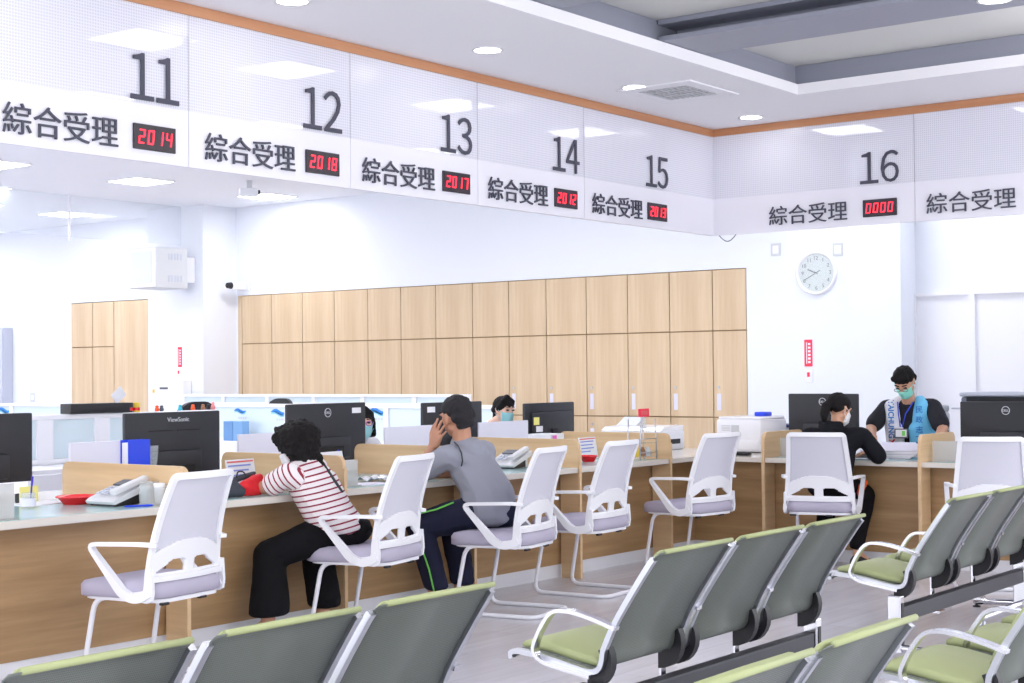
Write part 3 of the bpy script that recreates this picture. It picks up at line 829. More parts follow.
monitor(5.62, 5.03, 10.95, 1.222, .40, 'black monitor behind the ponytailed woman in black', 'dell', 'x')
monitor(4.17, 3.50, 10.80, 1.168, .36, 'black monitor at the right edge of the photo before a dark printer', 'dell', 'x')

# white desk screens on the staff half of the worktop
for x0, x1, lab in ((5.225, 5.585, 'white desk screen left of the blue binder'), (6.46, 6.89, 'white desk screen above the head of the woman in the striped top, at its left'),
                    (7.79, 8.30, 'white desk screen left of the head of the man in grey'), (8.82, 9.42, 'white desk screen below the face of the masked staff woman')):
    t = thing('desk_screen', lab, 'desk screen', ((x0+x1)/2, 7.045, ZT), 0, 'white desk screens')
    hw = (x1-x0)/2
    obj('panel', box(nb(), -hw, hw, -.008, .008, .006, .288, .003), M['paper_b'], t)
    for s in (-1, 1): obj('foot', box(nb(), s*hw*.7-.01, s*hw*.7+.01, -.035, .035, 0, .012), M['white'], t)
# blue binder with clear sleeve
t = thing('binder', 'bright blue ring binder standing before the branded monitor', 'binder', (5.64, 7.00, ZT))
obj('cover', box(nb(), -.075, .075, -.035, -.030, 0, .29), M['blue'], t); obj('cover', box(nb(), -.075, .075, .030, .035, 0, .29), M['blue'], t)
obj('spine', box(nb(), .075, .079, -.035, .035, 0, .29), M['blue'], t); obj('pages', box(nb(), -.07, .068, -.028, .028, .005, .275), M['paper'], t)
b = nb(); prism(b, [(0, 0), (.055, 0), (.085, .25), (0, .25)], -.002, .002, 1)
tag(obj('plastic_sleeve', b, M['acrylic'], loc=(5.722, 7.0, ZT)), 'clear plastic sleeve leaning beside the blue binder', 'sleeve')
b = nb()
tag(obj('paper_pile', box(nb(), -.11, .11, -.10, .10, 0, .18), M['paper'], loc=(9.58, 6.985, ZT), rot=(0, 0, R(8))), 'upright pile of white files beside the monitor with the yellow note', 'files')
tag(obj('sticky_note', box(nb(), -.03, .03, -.001, .001, 0, .03), mat('pink note', (240, 110, 200), .7), loc=(9.535, 6.87, .895), rot=(0, 0, R(8))), 'pink sticky tab on the pile of white files', 'note')

# ------------------------------------------------------------------ things on the worktop
def dish(x, y, r, h, lab):
    t = thing('red_dish', lab, 'dish', (x, y, ZT), 0, 'red plastic dishes')
    b = nb(); lathe(b, [(r*.62, .0), (r*.70, .004), (r*.98, h), (r*1.05, h+.003), (r*1.05, h+.007), (r*.94, h+.005), (r*.64, .010)], n=36)
    obj('bowl', b, M['red'], t, angle=40)
    b = nb(); tube(b, [(r*(1.03+.022*math.cos(12*a))*math.cos(a), r*(1.03+.022*math.cos(12*a))*math.sin(a), h+.004) for a in [2*PI*i/96 for i in range(96)]], .0045, 8, True)
    obj('fluted_rim', b, M['red'], t, True)
dish(4.89, 6.53, .098, .036, 'red plastic dish on the worktop left of the grey phone')
dish(9.20, 6.33, .062, .04, 'small red plastic dish beside the paper in the middle booth')
dish(6.84, 6.60, .07, .025, 'shallow red dish behind the papers right of the woman in stripes')
def phone(x, y, rz, lab):
    t = thing('desk_phone', lab, 'phone', (x, y, ZT), rz, 'grey desk phones')
    th = R(15)
    b = nb(); prism(b, [(-.13, .012), (.13, .012+.26*math.tan(th)), (.14, .02+.26*math.tan(th)), (.12, .045+.26*math.tan(th)), (-.12, .040), (-.14, .025)], -.10, .10, 1)
    obj('housing', b, M['phone'], t, angle=30)
    b = nb(); prism(b, [(.04, 0), (.10, 0), (.10, .09), (.06, .075)], -.08, .08, 1); obj('stand', b, M['grey_plastic'], t)
    mt = Matrix.Translation((0, 0, .086)) @ Matrix.Rotation(-th, 4, 'Y')
    b = nb(); box(b, -.12, .12, -.09, -.045, .0, .03, .01, mtx=mt); h_ = obj('handset', b, M['phone'], t, angle=40)
    b = nb(); box(b, .03, .11, -.02, .085, -.002, .006, .002, mtx=mt); obj('display', b, M['ink'], t)
    for i in range(4):
        for j in range(3):
            b = nb(); box(b, -.10+i*.028, -.082+i*.028, -.012+j*.032, .012+j*.032-.004, -.002, .005, mtx=mt); obj('key', b, M['grey_cab'], t)
    b = nb(); prism(b, [(-.12, .004), (.06, .004), (.06, .06), (-.12, .014)], -.085, .085, 1); obj('underside', b, M['black'], t)
phone(4.99, 6.31, 5, 'grey desk phone propped up right of the red dish')
phone(8.36, 6.40, 8, 'grey desk phone propped up behind the empty chair next to the man in grey')
for x0, x1, y, lab in ((4.02, 4.98, 6.50, 'teal desk mat under the red dish at left'), (5.28, 6.22, 6.50, 'teal desk mat under the red and black bag'),
                       (6.42, 7.38, 6.50, 'teal desk mat under the papers right of the woman in stripes'), (7.56, 8.53, 6.50, 'teal desk mat under the phone behind the man in grey'), (8.70, 9.70, 6.50, 'teal desk mat in the booth with the wire rack')):
    tag(obj('desk_mat', box(nb(), x0, x1, 6.03, 6.86, ZT, ZT+.002), M['teal']), lab, 'mat', 'teal desk mats')
for y0, y1, lab in ((4.36, 5.40, 'teal desk mat under the papers before the staff man'), (3.12, 4.18, 'teal desk mat behind the rightmost white chair')):
    tag(obj('desk_mat', box(nb(), 10.28, 10.78, y0, y1, ZT, ZT+.002), M['teal']), lab, 'mat', 'teal desk mats')
Z2 = ZT+.002
def pen(x, y, z, rz, m, lab, up=False, ln=.14):
    b = nb(); lathe(b, [(.002, 0), (.0045, .012), (.0045, ln-.01), (.0035, ln)], n=10)
    t = thing('pen', lab, 'pen', (x, y, z), rz)
    o = obj('barrel', b, M[m], t, angle=40)
    b = nb(); lathe(b, [(.0055, ln-.045), (.0055, ln)], n=10); o2 = obj('cap', b, M[m], t)
    for q in (o, o2): q.rotation_euler = (0, R(90) if not up else R(6), 0); q.location = (0, 0, .0055 if not up else 0)
    return t
pen(4.87, 6.13, Z2, -25, 'blue', 'blue pen lying on the worktop before the grey phone')
pen(4.61, 6.53, ZT+.008, 0, 'blue_dark', 'violet pen standing in the clear pot at left', True, .15)
t = thing('pen_pot', 'clear acrylic pen pot left of the red dish', 'pot', (4.60, 6.53, Z2))
b = nb(); lathe(b, [(.036, 0), (.038, .004), (.038, .075), (.034, .075), (.034, .006), (.0, .006)], n=24, cap=False); obj('cup', b, M['acrylic'], t, angle=40)
obj('label_band', lathe(nb(), [(.0385, .01), (.0385, .05)], n=24, cap=False), M['paper_b'], t)
t = thing('note_block', 'yellow sticky notes standing behind the clear pen pot', 'notes', (4.80, 6.80, Z2), 10)
obj('note', box(nb(), -.07, .06, 0, .004, 0, .085), M['yellow'], t); obj('rest', box(nb(), -.06, .05, .004, .05, 0, .05, .01), M['black'], t)
tag(obj('paper_sheet', box(nb(), -.15, .15, -.10, .10, 0, .003), M['paper'], loc=(4.80, 6.72, Z2), rot=(0, 0, R(12))), 'white paper sheet lying behind the red dish at left', 'paper')
def acryl(x, y, w_, h_, rz, m, lab):
    t = thing('acrylic_stand', lab, 'stand', (x, y, Z2), rz, 'acrylic stands on the worktop')
    obj('sheet', box(nb(), -w_/2, w_/2, -.003, .003, .004, h_, .001), M[m], t); obj('base', box(nb(), -w_/2, w_/2, -.03, .03, 0, .004), M[m], t)
    return t
acryl(4.15, 6.07, .10, .165, 0, 'acrylic_f', 'frosted acrylic stand at the left edge of the worktop')
acryl(6.52, 6.16, .12, .15, 0, 'acrylic_f', 'frosted acrylic stand right of the woman in stripes')
acryl(10.36, 5.30, .17, .145, -90, 'acrylic_f', 'frosted acrylic stand left of the woman in black')
acryl(10.36, 4.09, .22, .145, -90, 'acrylic_f', 'frosted acrylic stand behind the rightmost white chair')
t = thing('leaflet_holder', 'clear acrylic leaflet holder with a white cup right of the grey phone at left', 'holder', (5.06, 6.13, Z2))
b = nb(); box(b, -.065, -.062, -.04, .04, .0, .10); box(b, .062, .065, -.04, .04, 0, .10); box(b, -.062, .062, -.04, -.037, 0, .09); box(b, -.062, .062, .037, .04, 0, .115); box(b, -.062, .062, -.037, .037, 0, .004)
obj('tray', b, M['acrylic'], t)
b = nb(); lathe(b, [(.022, .005), (.026, .085), (.030, .105), (.022, .108)], (.03, 0, 0), 20); obj('white_cup', b, M['white'], t, True)
def notice(x, y, rz, w_, h_, lab):
    t = thing('desk_notice', lab, 'notice', (x, y, Z2), rz, 'printed notices standing on the worktop')
    mt = Matrix.Rotation(R(-10), 4, 'X')
    obj('board', box(nb(), -w_/2, w_/2, -.002, .002, .004, h_, mtx=mt), M['paper'], t)
    obj('foot', box(nb(), -w_/2, w_/2, -.01, .07, 0, .004), M['acrylic'], t)
    b = nb(); box(b, -w_*.46, w_*.46, -.0035, -.002, h_*.90, h_*.95, mtx=mt); obj('red_heading', b, M['paper_red'], t)
    for k, wd in enumerate((.9, .8, .86, .6)):
        b = nb(); box(b, -w_*.44, -w_*.44+w_*.88*wd, -.0035, -.002, h_*(.78-.15*k), h_*(.83-.15*k), mtx=mt); obj('text_line', b, M['paper_blue'], t)
notice(5.93, 6.42, 6, .235, .18, 'printed notice in a stand behind the red and black bag')
notice(9.47, 6.50, 6, .26, .165, 'printed notice in a stand left of the wire rack')
tag(obj('calculator', box(nb(), -.06, .06, -.035, .035, 0, .022, .004), M['black'], loc=(9.07, 6.36, Z2), rot=(0, 0, R(20))), 'small black calculator left of the small red dish', 'calculator')
# papers right of the striped woman
tag(obj('paper_sheet', box(nb(), -.10, .10, -.075, .075, 0, .004), M['paper_b'], loc=(6.70, 6.18, Z2), rot=(0, 0, R(-14))), 'glossy pale leaflet on the worktop right of the woman in stripes', 'paper')
b = nb(); g = [[b.verts.new((-.12+.03*i, -.09+.03*j, .022+.012*math.sin(i*1.3+j*2.1)+.006*math.sin(j*1.9))) for i in range(9)] for j in range(7)]
for j in range(6):
    for i in range(8): b.faces.new((g[j][i], g[j][i+1], g[j+1][i+1], g[j+1][i]))
o = obj('plastic_bag', b, mat('silvery plastic film', (214, 216, 224), .18, spec=.8), True and None, True, (6.90, 6.30, Z2)); o.modifiers.new('thick', 'SOLIDIFY').thickness = .004
tag(o, 'crumpled clear plastic folder lying on the worktop by the papers', 'folder')
t = thing('paper_tray', 'white papers standing in a holder under the large black monitor', 'papers', (7.02, 6.78, Z2), 4)
obj('sheet', box(nb(), -.12, .11, 0, .004, 0, .15, mtx=Matrix.Rotation(R(-14), 4, 'X')), M['paper'], t); obj('sheet', box(nb(), -.06, .17, .03, .034, 0, .17, mtx=Matrix.Rotation(R(-14), 4, 'X')), M['paper'], t)
obj('holder', box(nb(), -.13, .17, -.04, .09, 0, .012), M['grey_plastic'], t)
# red and black bag in front of the striped woman
_b = bmesh.new(); bmesh.ops.create_icosphere(_b, subdivisions=2, radius=1.); ICO = [v.co.copy() for v in _b.verts]; _b.free()
def hull(bm, *balls):
    """convex skin round a few balls or ellipsoids"""
    hb = bmesh.new()
    for bl in balls:
        c, r = Vector(bl[0]), bl[1]; rot = bl[2] if len(bl) > 2 else None
        rr = Vector(r) if isinstance(r, (tuple, list)) else Vector((r, r, r))
        for q in ICO:
            w_ = Vector((q.x*rr.x, q.y*rr.y, q.z*rr.z))
            if rot is not None: w_ = rot @ w_
            hb.verts.new(c+w_)
    bmesh.ops.convex_hull(hb, input=hb.verts[:], use_existing_faces=False)
    mp = {}
    for f in hb.faces:
        for v in f.verts:
            if v not in mp: mp[v] = bm.verts.new(v.co)
        bm.faces.new([mp[v] for v in f.verts])
    hb.free()
def solid(name, hulls, material, parent, voxel=.009, it=3, base=(0, 0, 0), noise=0., nscale=20.):
    bm = nb()
    for h in hulls: hull(bm, *h)
    me = bpy.data.meshes.new('raw'); bm.to_mesh(me); bm.free()
    o = bpy.data.objects.new('raw', me); C.objects.link(o)
    md = o.modifiers.new('r', 'REMESH'); md.mode = 'VOXEL'; md.voxel_size = voxel; md.adaptivity = 0
    ms = o.modifiers.new('s', 'SMOOTH'); ms.iterations = it; ms.factor = .5
    bpy.context.view_layer.update()
    dg = bpy.context.evaluated_depsgraph_get(); out = bpy.data.meshes.new_from_object(o.evaluated_get(dg))
    bpy.data.objects.remove(o); bpy.data.meshes.remove(me)
    n = len(out.vertices); co = np.empty(n*3); out.vertices.foreach_get('co', co); co = co.reshape(-1, 3)
    if noise:
        from mathutils import noise as nz
        no = np.empty(n*3); out.vertices.foreach_get('normal', no); no = no.reshape(-1, 3)
        d = np.array([nz.noise(Vector(p*nscale))+.5*nz.noise(Vector(p*nscale*2.3)) for p in co])
        co = co+no*d[:, None]*noise
    co = co-np.array(base); out.vertices.foreach_set('co', co.ravel()); out.update()
    o = obj(name, out, material, parent, True)
    return o
bb = Vector((5.66, 6.13, Z2))
t = thing('bag', 'small red and charcoal bag on the worktop before the woman in stripes', 'bag', bb)
P = lambda x, y, z: Vector((x, y, z))+bb
solid('red_panel', [[(P(.0, -.01, .032), .030), (P(.115, .0, .095), .024), (P(.09, -.03, .03), .028), (P(-.01, -.02, .06), .03)], [(P(.05, .03, .05), .04), (P(.10, .03, .09), .024)]], M['red_fab'], t, .006, 3, bb, .004, 25)
solid('charcoal_panel', [[(P(-.11, .0, .035), .034), (P(-.06, .02, .06), .032), (P(-.04, -.02, .03), .03)], [(P(-.06, .03, .085), .020), (P(.11, .035, .118), .012)]], M['grey_fab'], t, .006, 3, bb, .003, 25)
b = nb(); tube(b, fillet([(-.03, .02, .10), (-.025, .02, .135), (.02, .02, .132), (.035, .02, .105)], .02, 4), .004, 8); obj('loop_handle', b, M['black'], t, True)

# wire / acrylic rack with red sign
t = thing('leaflet_rack', 'clear tiered rack with a small red sign on top beside the corner divider', 'rack', (9.60, 6.12, Z2))
for x in (-.115, .115):
    for y in (-.05, .06):
        b = nb(); tube(b, [(x, y, 0), (x*.85, y, .30)], .005, 8); obj('upright', b, M['alu'], t, True)
for k, z in enumerate((.02, .12, .205)):
    obj('shelf', box(nb(), -.115+.01*k, .115-.01*k, -.055, .065, z, z+.005), M['acrylic'], t)
    b = nb(); tube(b, [(-.115+.01*k, -.055, z+.035), (.115-.01*k, -.055, z+.035)], .003, 6); obj('rail', b, M['alu'], t, True)
obj('neck', box(nb(), -.02, .05, -.003, .003, .21, .33), M['acrylic'], t)
sg = obj('red_sign', box(nb(), -.055, .085, -.006, .0, .315, .375), M['sticker'], t)
b = nb()
for k in range(3): box(b, -.02+k*.03, 0+k*.03, -.008, -.006, .33, .36)
obj('sign_lettering', b, M['paper_red'], sg)
for x, m, lab in ((-.075, 'gold', 'yellow tin on the tiered rack'), (.0, 'brown', 'brown bottle on the tiered rack'), (.07, 'grey_plastic', 'grey bottle on the tiered rack')):
    b = nb(); lathe(b, [(.022, 0), (.024, .03), (.018, .05), (.010, .058), (.010, .066)], n=16)
    tag(obj('small_bottle', b, M[m], None, angle=40, loc=(9.60+x, 6.12, Z2+.0255)), lab, 'bottle', 'small things on the tiered rack')

# ------------------------------------------------------------------ printers and the like
def rb(parent, name, m, *a, bev=.01, **k):
    b = nb(); box(b, *a, bev, 3); return obj(name, b, m, parent, angle=40)
t = thing('printer', 'white office printer with raised tray at the counter corner', 'printer', (10.96, 6.98, ZT), -90)
rb(t, 'housing', M['white'], -.30, .30, -.20, .18, 0, .16, bev=.02)
b = nb(); prism(b, [(-.20, .16), (.17, .16), (.17, .20), (-.14, .19)], -.29, .29, 0); obj('scanner_lid', b, M['white_gloss'], t)
b = nb(); box(b, -.2, .0, -.05, .10, 0, .012, mtx=Matrix.Translation((-.05, .02, .21)) @ Matrix.Rotation(R(28), 4, 'X')); obj('raised_tray', b, M['grey_plastic'], t)
rb(t, 'control_panel', M['grey_plastic'], .14, .27, -.206, -.2, .10, .14, bev=.002)
rb(t, 'side_slot', M['dark_vent'], .300, .303, -.12, .1, .05, .09, bev=0)
t = thing('printer', 'boxy white laser printer beside the corner chair', 'printer', (11.02, 5.98, ZT), -90)
rb(t, 'housing', M['white'], -.20, .20, -.23, .22, 0.01, .265, bev=.02)
rb(t, 'top_cover', M['white_gloss'], -.19, .19, -.21, .2, .265, .285, bev=.008)
for k in range(4): rb(t, 'vent_line', M['grey_plastic'], -.15, -.07, -.233, -.23, .175+k*.012, .181+k*.012, bev=0)
rb(t, 'control_panel', M['grey_plastic'], -.06, .01, -.236, -.23, .16, .22, bev=.002)
rb(t, 'paper_drawer', M['white_gloss'], -.18, .18, -.236, -.23, .03, .10, bev=.002)
tag(rb(None, 'paper_guide', M['blue'], 10.98, 11.10, 5.84, 5.94, 1.041, 1.075), 'small blue plastic block on top of the boxy white printer', 'block')
tag(rb(None, 'card_tray', M['black_gloss'], 10.42, 10.50, 5.70, 5.97, ZT, ZT+.03, bev=.012), 'long flat black tray on the counter before the boxy white printer', 'tray')
t = thing('scanner', 'white rounded scanner with dark blue rim left of the monitor behind the woman in black', 'scanner', (11.35, 5.78, ZT), -90)
rb(t, 'housing', M['white_gloss'], -.15, .15, -.12, .12, .0, .19, bev=.04)
rb(t, 'rim', mat('navy rim', (58, 70, 130), .4), -.14, .14, -.11, .11, .19, .215, bev=.01)
# side table behind the B worktop for the taller machines
t = thing('side_table', 'white side table behind the right end of the counter', 'table', (12.36, 4.35, 0))
obj('tabletop', box(nb(), -.35, .35, -.75, .80, .72, .75, .004), M['white'], t)
for sx in (-.32, .32):
    for sy in (-.70, .75): obj('leg', box(nb(), sx-.02, sx+.02, sy-.02, sy+.02, 0, .72), M['white_metal'], t)
t = thing('printer', 'slate grey printer standing behind the monitor at the right edge', 'printer', (12.30, 4.60, .75), -90)
rb(t, 'housing', M['printer_dark'], -.05, .62, -.24, .24, 0, .43, bev=.02)
rb(t, 'scanner_lid', M['grey_cab'], -.06, .63, -.25, .25, .432, .465, bev=.015)
rb(t, 'output_gap', M['dark_vent'], -.0, .50, -.243, -.24, .375, .425, bev=0)
t = thing('label_printer', 'small white label printer between the staff man and the slate printer', 'printer', (12.18, 4.93, .75), -90)
rb(t, 'housing', M['white'], -.13, .10, -.12, .12, 0, .30, bev=.02); rb(t, 'lid', M['grey_plastic'], .0, .10, -.11, .11, .302, .36, bev=.02)
rb(t, 'slot', M['dark_vent'], -.11, .0, -.123, -.12, .19, .205, bev=0); rb(t, 'tray_front', M['white_gloss'], -.12, .09, -.16, -.121, .02, .14, bev=.01)
# papers before the staff man
for k, (x, y, rz, lab) in enumerate(((10.66, 4.66, 14, 'thick stack of white forms on the counter before the staff man'), )):
    t = thing('paper_stack', lab, 'papers', (x, y, Z2), rz)
    for i in range(5):
        mt = Matrix.Translation((0, 0, .012*i)) @ Matrix.Rotation(R(6*i-10), 4, 'Z') @ Matrix.Rotation(R(-9), 4, 'Y')
        b = nb(); box(b, -.15, .15, -.21, .21, .026, .035, mtx=mt); obj('sheaf', b, M['paper'] if i % 2 else M['paper_b'], t)
tag(obj('paper_sheet', box(nb(), -.15, .15, -.11, .11, 0, .003), M['paper_b'], loc=(10.42, 4.95, Z2), rot=(0, 0, R(20))), 'form the woman in black is filling in', 'paper')

# ------------------------------------------------------------------ office partitions behind the counter
def partition(name_label, p0, p1, h, bays, axis, glass_z=(.78, None), items=()):
    """axis 'x': runs along x at y=p0[1]; 'y': along y at x=p0[0]; frosted panes set in a white frame"""
    L = abs(p1-p0[0]) if axis == 'x' else abs(p1-p0[1])
    t = thing('desk_partition', name_label, 'partition', (p0[0], p0[1], 0), 0 if axis == 'x' else 90, 'low white office partitions')
    g0, g1 = glass_z[0], h-.045
    obj('top_rail', box(nb(), 0, L+(.12 if axis == 'x' else 0), -.03, .03, h-.035, h, .004), M['white_gloss'], t)
    obj('lower_panel', box(nb(), 0, L, -.02, .02, .03, g0-.03), M['white'], t)
    obj('mid_rail', box(nb(), 0, L, -.028, .028, g0-.03, g0), M['white_gloss'], t)
    n = bays; wd = L/n; pw = .065 if axis == 'x' else .03
    for i in range(n+1):
        x = min(max(i*wd, pw), L-pw); obj('post', box(nb(), x-pw, x+pw, -.027, .027, 0, h-.035), M['white'], t)
    for i in range(n): obj('pane', box(nb(), i*wd+pw, (i+1)*wd-pw, -.006, .006, g0, h-.035), M['frosted'], t)
    return t
PA = partition('low white partition with frosted panes above white drawers at left', (5.98, 9.0), 7.90, 1.145, 4, 'x', (.84, None))
PB = partition('low white partition with large frosted panes and blue wave stickers in the middle', (11.0, 8.55), 12.6, 1.115, 3, 'y', (.76, None))
PC = partition('long white partition in front of the long wood cabinets', (13.0, 10.5), 15.2, 1.18, 6, 'y', (1.08, None))
PD = partition('low white partition with frosted panes at the far left', (10.0, 13.4), 16.6, 1.13, 3, 'y', (.9, None))
# drawers under the left partition
for i, x in enumerate((6.0, 6.45, 6.92)):
    t = thing('drawer_unit', ['white drawer unit at the far left under the frosted pane', 'white shelf unit with coloured files under the frosted pane', 'white ribbed drawer unit left of the blue binder'][i], 'cabinet', (x+.2, 8.72, 0), 0, 'white units under the left partition')
    obj('body', box(nb(), -.2, .2, -.2, .24, 0, .80, .004), M['white'], t)
    if i == 1: obj('open_bay', box(nb(), -.08, .02, -.204, -.2, .1, .76), M['ink'], t); obj('green_file', box(nb(), -.07, -.03, -.207, -.204, .1, .6), mat('green file', (60, 150, 110), .6), t)
    else:
        for k in range(5): obj('drawer', box(nb(), -.19, .19, -.212, -.2, .03+k*.15, .17+k*.15, .004), M['white_gloss'] if i else M['white'], t)
def wave(t_name, loc, face, lab, s=1.):
    t = thing(t_name, lab, 'sticker', loc, 0 if face == '-y' else -90, 'blue wave stickers on the frosted panes')
    for off, m, sc_ in ((0, 'blue_wave', 1.), (-.02, 'blue_wave2', .7)):
        b = nb(); top = []; bot = []
        for i in range(17):
            u = -.11+.22*i/16; zc = .012*math.sin(i/16*2*PI)*1.3+off
            th = .020*math.sin(PI*(i+.6)/17.2)*sc_+.002
            top.append((u*s, (zc+th)*s)); bot.append((u*s, (zc-th)*s))
        prism(b, top+bot[::-1], -.002, 0, 1)
        obj('wave', b, M[m], t)
    b = nb()
    for k in range(4): box(b, -.03+k*.035, -.008+k*.035, -.002, 0, -.085, -.065)
    obj('caption', b, M['grey_cab'], t)
M['blue_wave'] = mat('bright blue print', (52, 142, 232), .5); M['blue_wave2'] = mat('light blue print', (132, 206, 246), .5)
wave('wave_sticker', (10.992, 11.38, 1.03), '-x', 'blue wave sticker on the pane left of the large black monitor')
wave('wave_sticker', (10.992, 11.95, 1.04), '-x', 'small blue wave sticker right of the branded monitor', .8)
wave('wave_sticker', (10.992, 10.02, 1.05), '-x', 'blue wave sticker right of the hidden staff woman')
wave('wave_sticker', (9.992, 14.62, 1.05), '-x', 'blue wave sticker at the far left edge of the photo')
t = thing('folder_box', 'blue folders seen through the frosted pane between two monitors', 'folders', (10.80, 11.80, .74), -90)
obj('folder', box(nb(), -.14, .0, -.05, .05, 0, .20, .005), mat('steel blue folder', (104, 148, 200), .6), t); obj('folder', box(nb(), .005, .14, -.05, .05, 0, .20, .005), mat('pale steel folder', (120, 164, 210), .6), t)
obj('base_tray', box(nb(), -.17, .17, -.07, .07, -.012, 0), M['white'], t)
obj('shelf_bracket', box(nb(), -.03, .03, .05, .17, -.012, .0), M['white'], t)
# things on top of the left partition
HP = 1.145
tag(rb(None, 'black_box', M['black'], 6.645, 7.16, 8.94, 9.06, HP+.002, HP+.072, bev=.004), 'long black box lying on top of the left partition', 'box')
for x, m, lab in ((7.20, 'black', 'black and red tin at the end of the long black box'), (7.262, 'gold', 'yellow and red tin right of the long black box')):
    t = thing('small_tin', lab, 'tin', (x, 9.0, HP), 0, 'tins on the left partition')
    obj('can', lathe(nb(), [(.026, 0), (.028, .004), (.028, .066), (.025, .07)], n=20), M[m], t, angle=40); obj('band', lathe(nb(), [(.0285, .012), (.0285, .034)], n=20, cap=False), M['red'], t)
b = nb(); box(b, -.055, .055, -.001, .001, 0, .085, mtx=Matrix.Rotation(R(-38), 4, 'Y'))
tag(obj('paper_note', b, M['paper'], loc=(7.13, 9.0, HP+.092)), 'white square of paper tilted above the long black box', 'paper')
for x, m, lab in ((7.455, 'orange', 'tiny orange toy on the partition left of the black headrest'), (7.498, 'ink', 'tiny dark toy next to the orange one on the partition'), (7.675, 'cyan', 'tiny cyan toy before the black headrest'),
                  (7.80, 'orange', 'tiny leaning orange toy before the black headrest'), (7.90, 'brown', 'tiny brown toy at the right end of the toys'), (7.955, 'black', 'tiny black toy at the right end of the toys'), (8.00, 'pink', 'tiny pink toy at the right end of the toys')):
    t = thing('toy_figure', lab, 'toy', (x, 9.0, HP), 0, 'tiny toys along the partition top')
    hgt = .045 if m != 'pink' else .06
    obj('figure_body', lathe(nb(), [(.012, 0), (.018, .008), (.014, hgt*.6), (.006, hgt*.65)], n=14), M[m], t, True)
    obj('figure_head', lathe(nb(), [(.002, hgt*.58), (.012, hgt*.66), (.014, hgt*.8), (.010, hgt*.95), (.001, hgt)], n=14), M[m], t, True)
# black staff chairs
def staff_chair(x, y, rz, top, lab, seat=.485):
    t = thing('staff_chair', lab, 'chair', (x, y, 0), rz, 'black staff chairs')
    for k in range(5):
        a = R(72*k+10); b = nb(); tube(b, [(0, 0, .09), (.29*math.cos(a), .29*math.sin(a), .06)], .02, 8); lg = obj('base_arm', b, M['black'], t, True)
        b = nb(); lathe(b, [(.028, -.015), (.03, -.01), (.03, .01), (.028, .015)], (.29*math.cos(a), .29*math.sin(a), .03), 14, 0); obj('castor', b, M['black'], lg, True)
    b = nb(); cyl(b, (0, 0, .09), (0, 0, .43), .025); obj('gas_post', b, M['chrome'], t)
    b = nb(); box(b, -.23, .23, -.22, .24, .42, .485, .03, 3); obj('seat', b, M['black'], t, True)
    b = nb(); prism(b, rrect(.42, top-.56, .16, 7, .05), -.02, .02, 1)
    for v in b.verts: v.co.z += .56; v.co.y += -.25+.04*(v.co.x/.2)**2
    obj('backrest', b, M['grey_fab'] if False else M['black'], t, angle=40)
    b = nb(); tube(b, fillet([(0, -.1, .42), (0, -.30, .44), (0, -.285, .75)], .05, 4), .018, 8); obj('back_bar', b, M['black'], t, True)
staff_chair(8.25, 9.70, 0, 1.20, 'black staff chair whose rounded top shows above the branded monitor')
staff_chair(11.75, 12.36, 90, 1.15, 'black staff chair whose top shows behind the frosted panes left of the large monitor')
staff_chair(8.23, 7.83, 180, .98, 'black chair of the staff woman half hidden by the large monitor')
staff_chair(9.74, 7.80, 180, .98, 'black chair of the ponytailed staff woman')
staff_chair(11.64, 4.86, 90, .98, 'black chair of the staff man behind the counter')

# ------------------------------------------------------------------ people
def V3(*a): return Vector(a)
def frame(fwd, up=(0, 0, 1)):
    f = Vector(fwd).normalized(); u = Vector(up); u = (u-f*u.dot(f)).normalized(); r = f.cross(u)
    return f, u, r
def rotm(f, u, r): return Matrix((r, f, u)).transposed()      # local x=right, y=forward, z=up
def limb(*pr):
    return [[(Vector(pr[i][0]), pr[i][1]), (Vector(pr[i+1][0]), pr[i+1][1])] for i in range(len(pr)-1)]
def hand_hulls(wrist, d, palm_n, thumb_side, curl=.5, s=1., spread=.06):
    """d: wrist -> knuckles, palm_n: the way the palm faces, thumb_side: +1/-1 along d x palm_n"""
    d = Vector(d).normalized(); n = Vector(palm_n); n = (n-d*n.dot(d)).normalized(); sd = d.cross(n)*thumb_side
    w = Vector(wrist); H = []
    kn = [w+d*.088*s+sd*(.030-.0205*i)*s for i in range(4)]
    H.append([(w, .021*s), (w+d*.03*s+sd*.026*s, .015*s), (w+d*.03*s-sd*.026*s, .014*s), (kn[0], .0115*s), (kn[3], .0105*s), (kn[1], .012*s)])
    for i, (ln, rr) in enumerate(((.070, .0088), (.079, .0092), (.073, .0088), (.056, .0078))):
        p = kn[i]; dd = (d+sd*spread*(1.5-i)).normalized(); r0 = rr*s
        for k, fr in enumerate((.46, .30, .24)):
            ang = curl*(.35+.5*k); q = p+(dd*math.cos(ang)+n*math.sin(ang)).normalized()*ln*fr*s
            H.append([(p, r0), (q, r0*.92)]); p = q; r0 *= .92
    b0 = w+d*.022*s+sd*.024*s; b1 = b0+(d*.6+sd*.75+n*.25).normalized()*.040*s; b2 = b1+(d*.85+sd*.35+n*.3).normalized()*.032*s; b3 = b2+(d*.9+sd*.1+n*.35).normalized()*.024*s
    H += [[(b0, .0135*s), (b1, .0115*s)], [(b1, .0112*s), (b2, .0100*s)], [(b2, .0098*s), (b3, .0082*s)]]
    return H
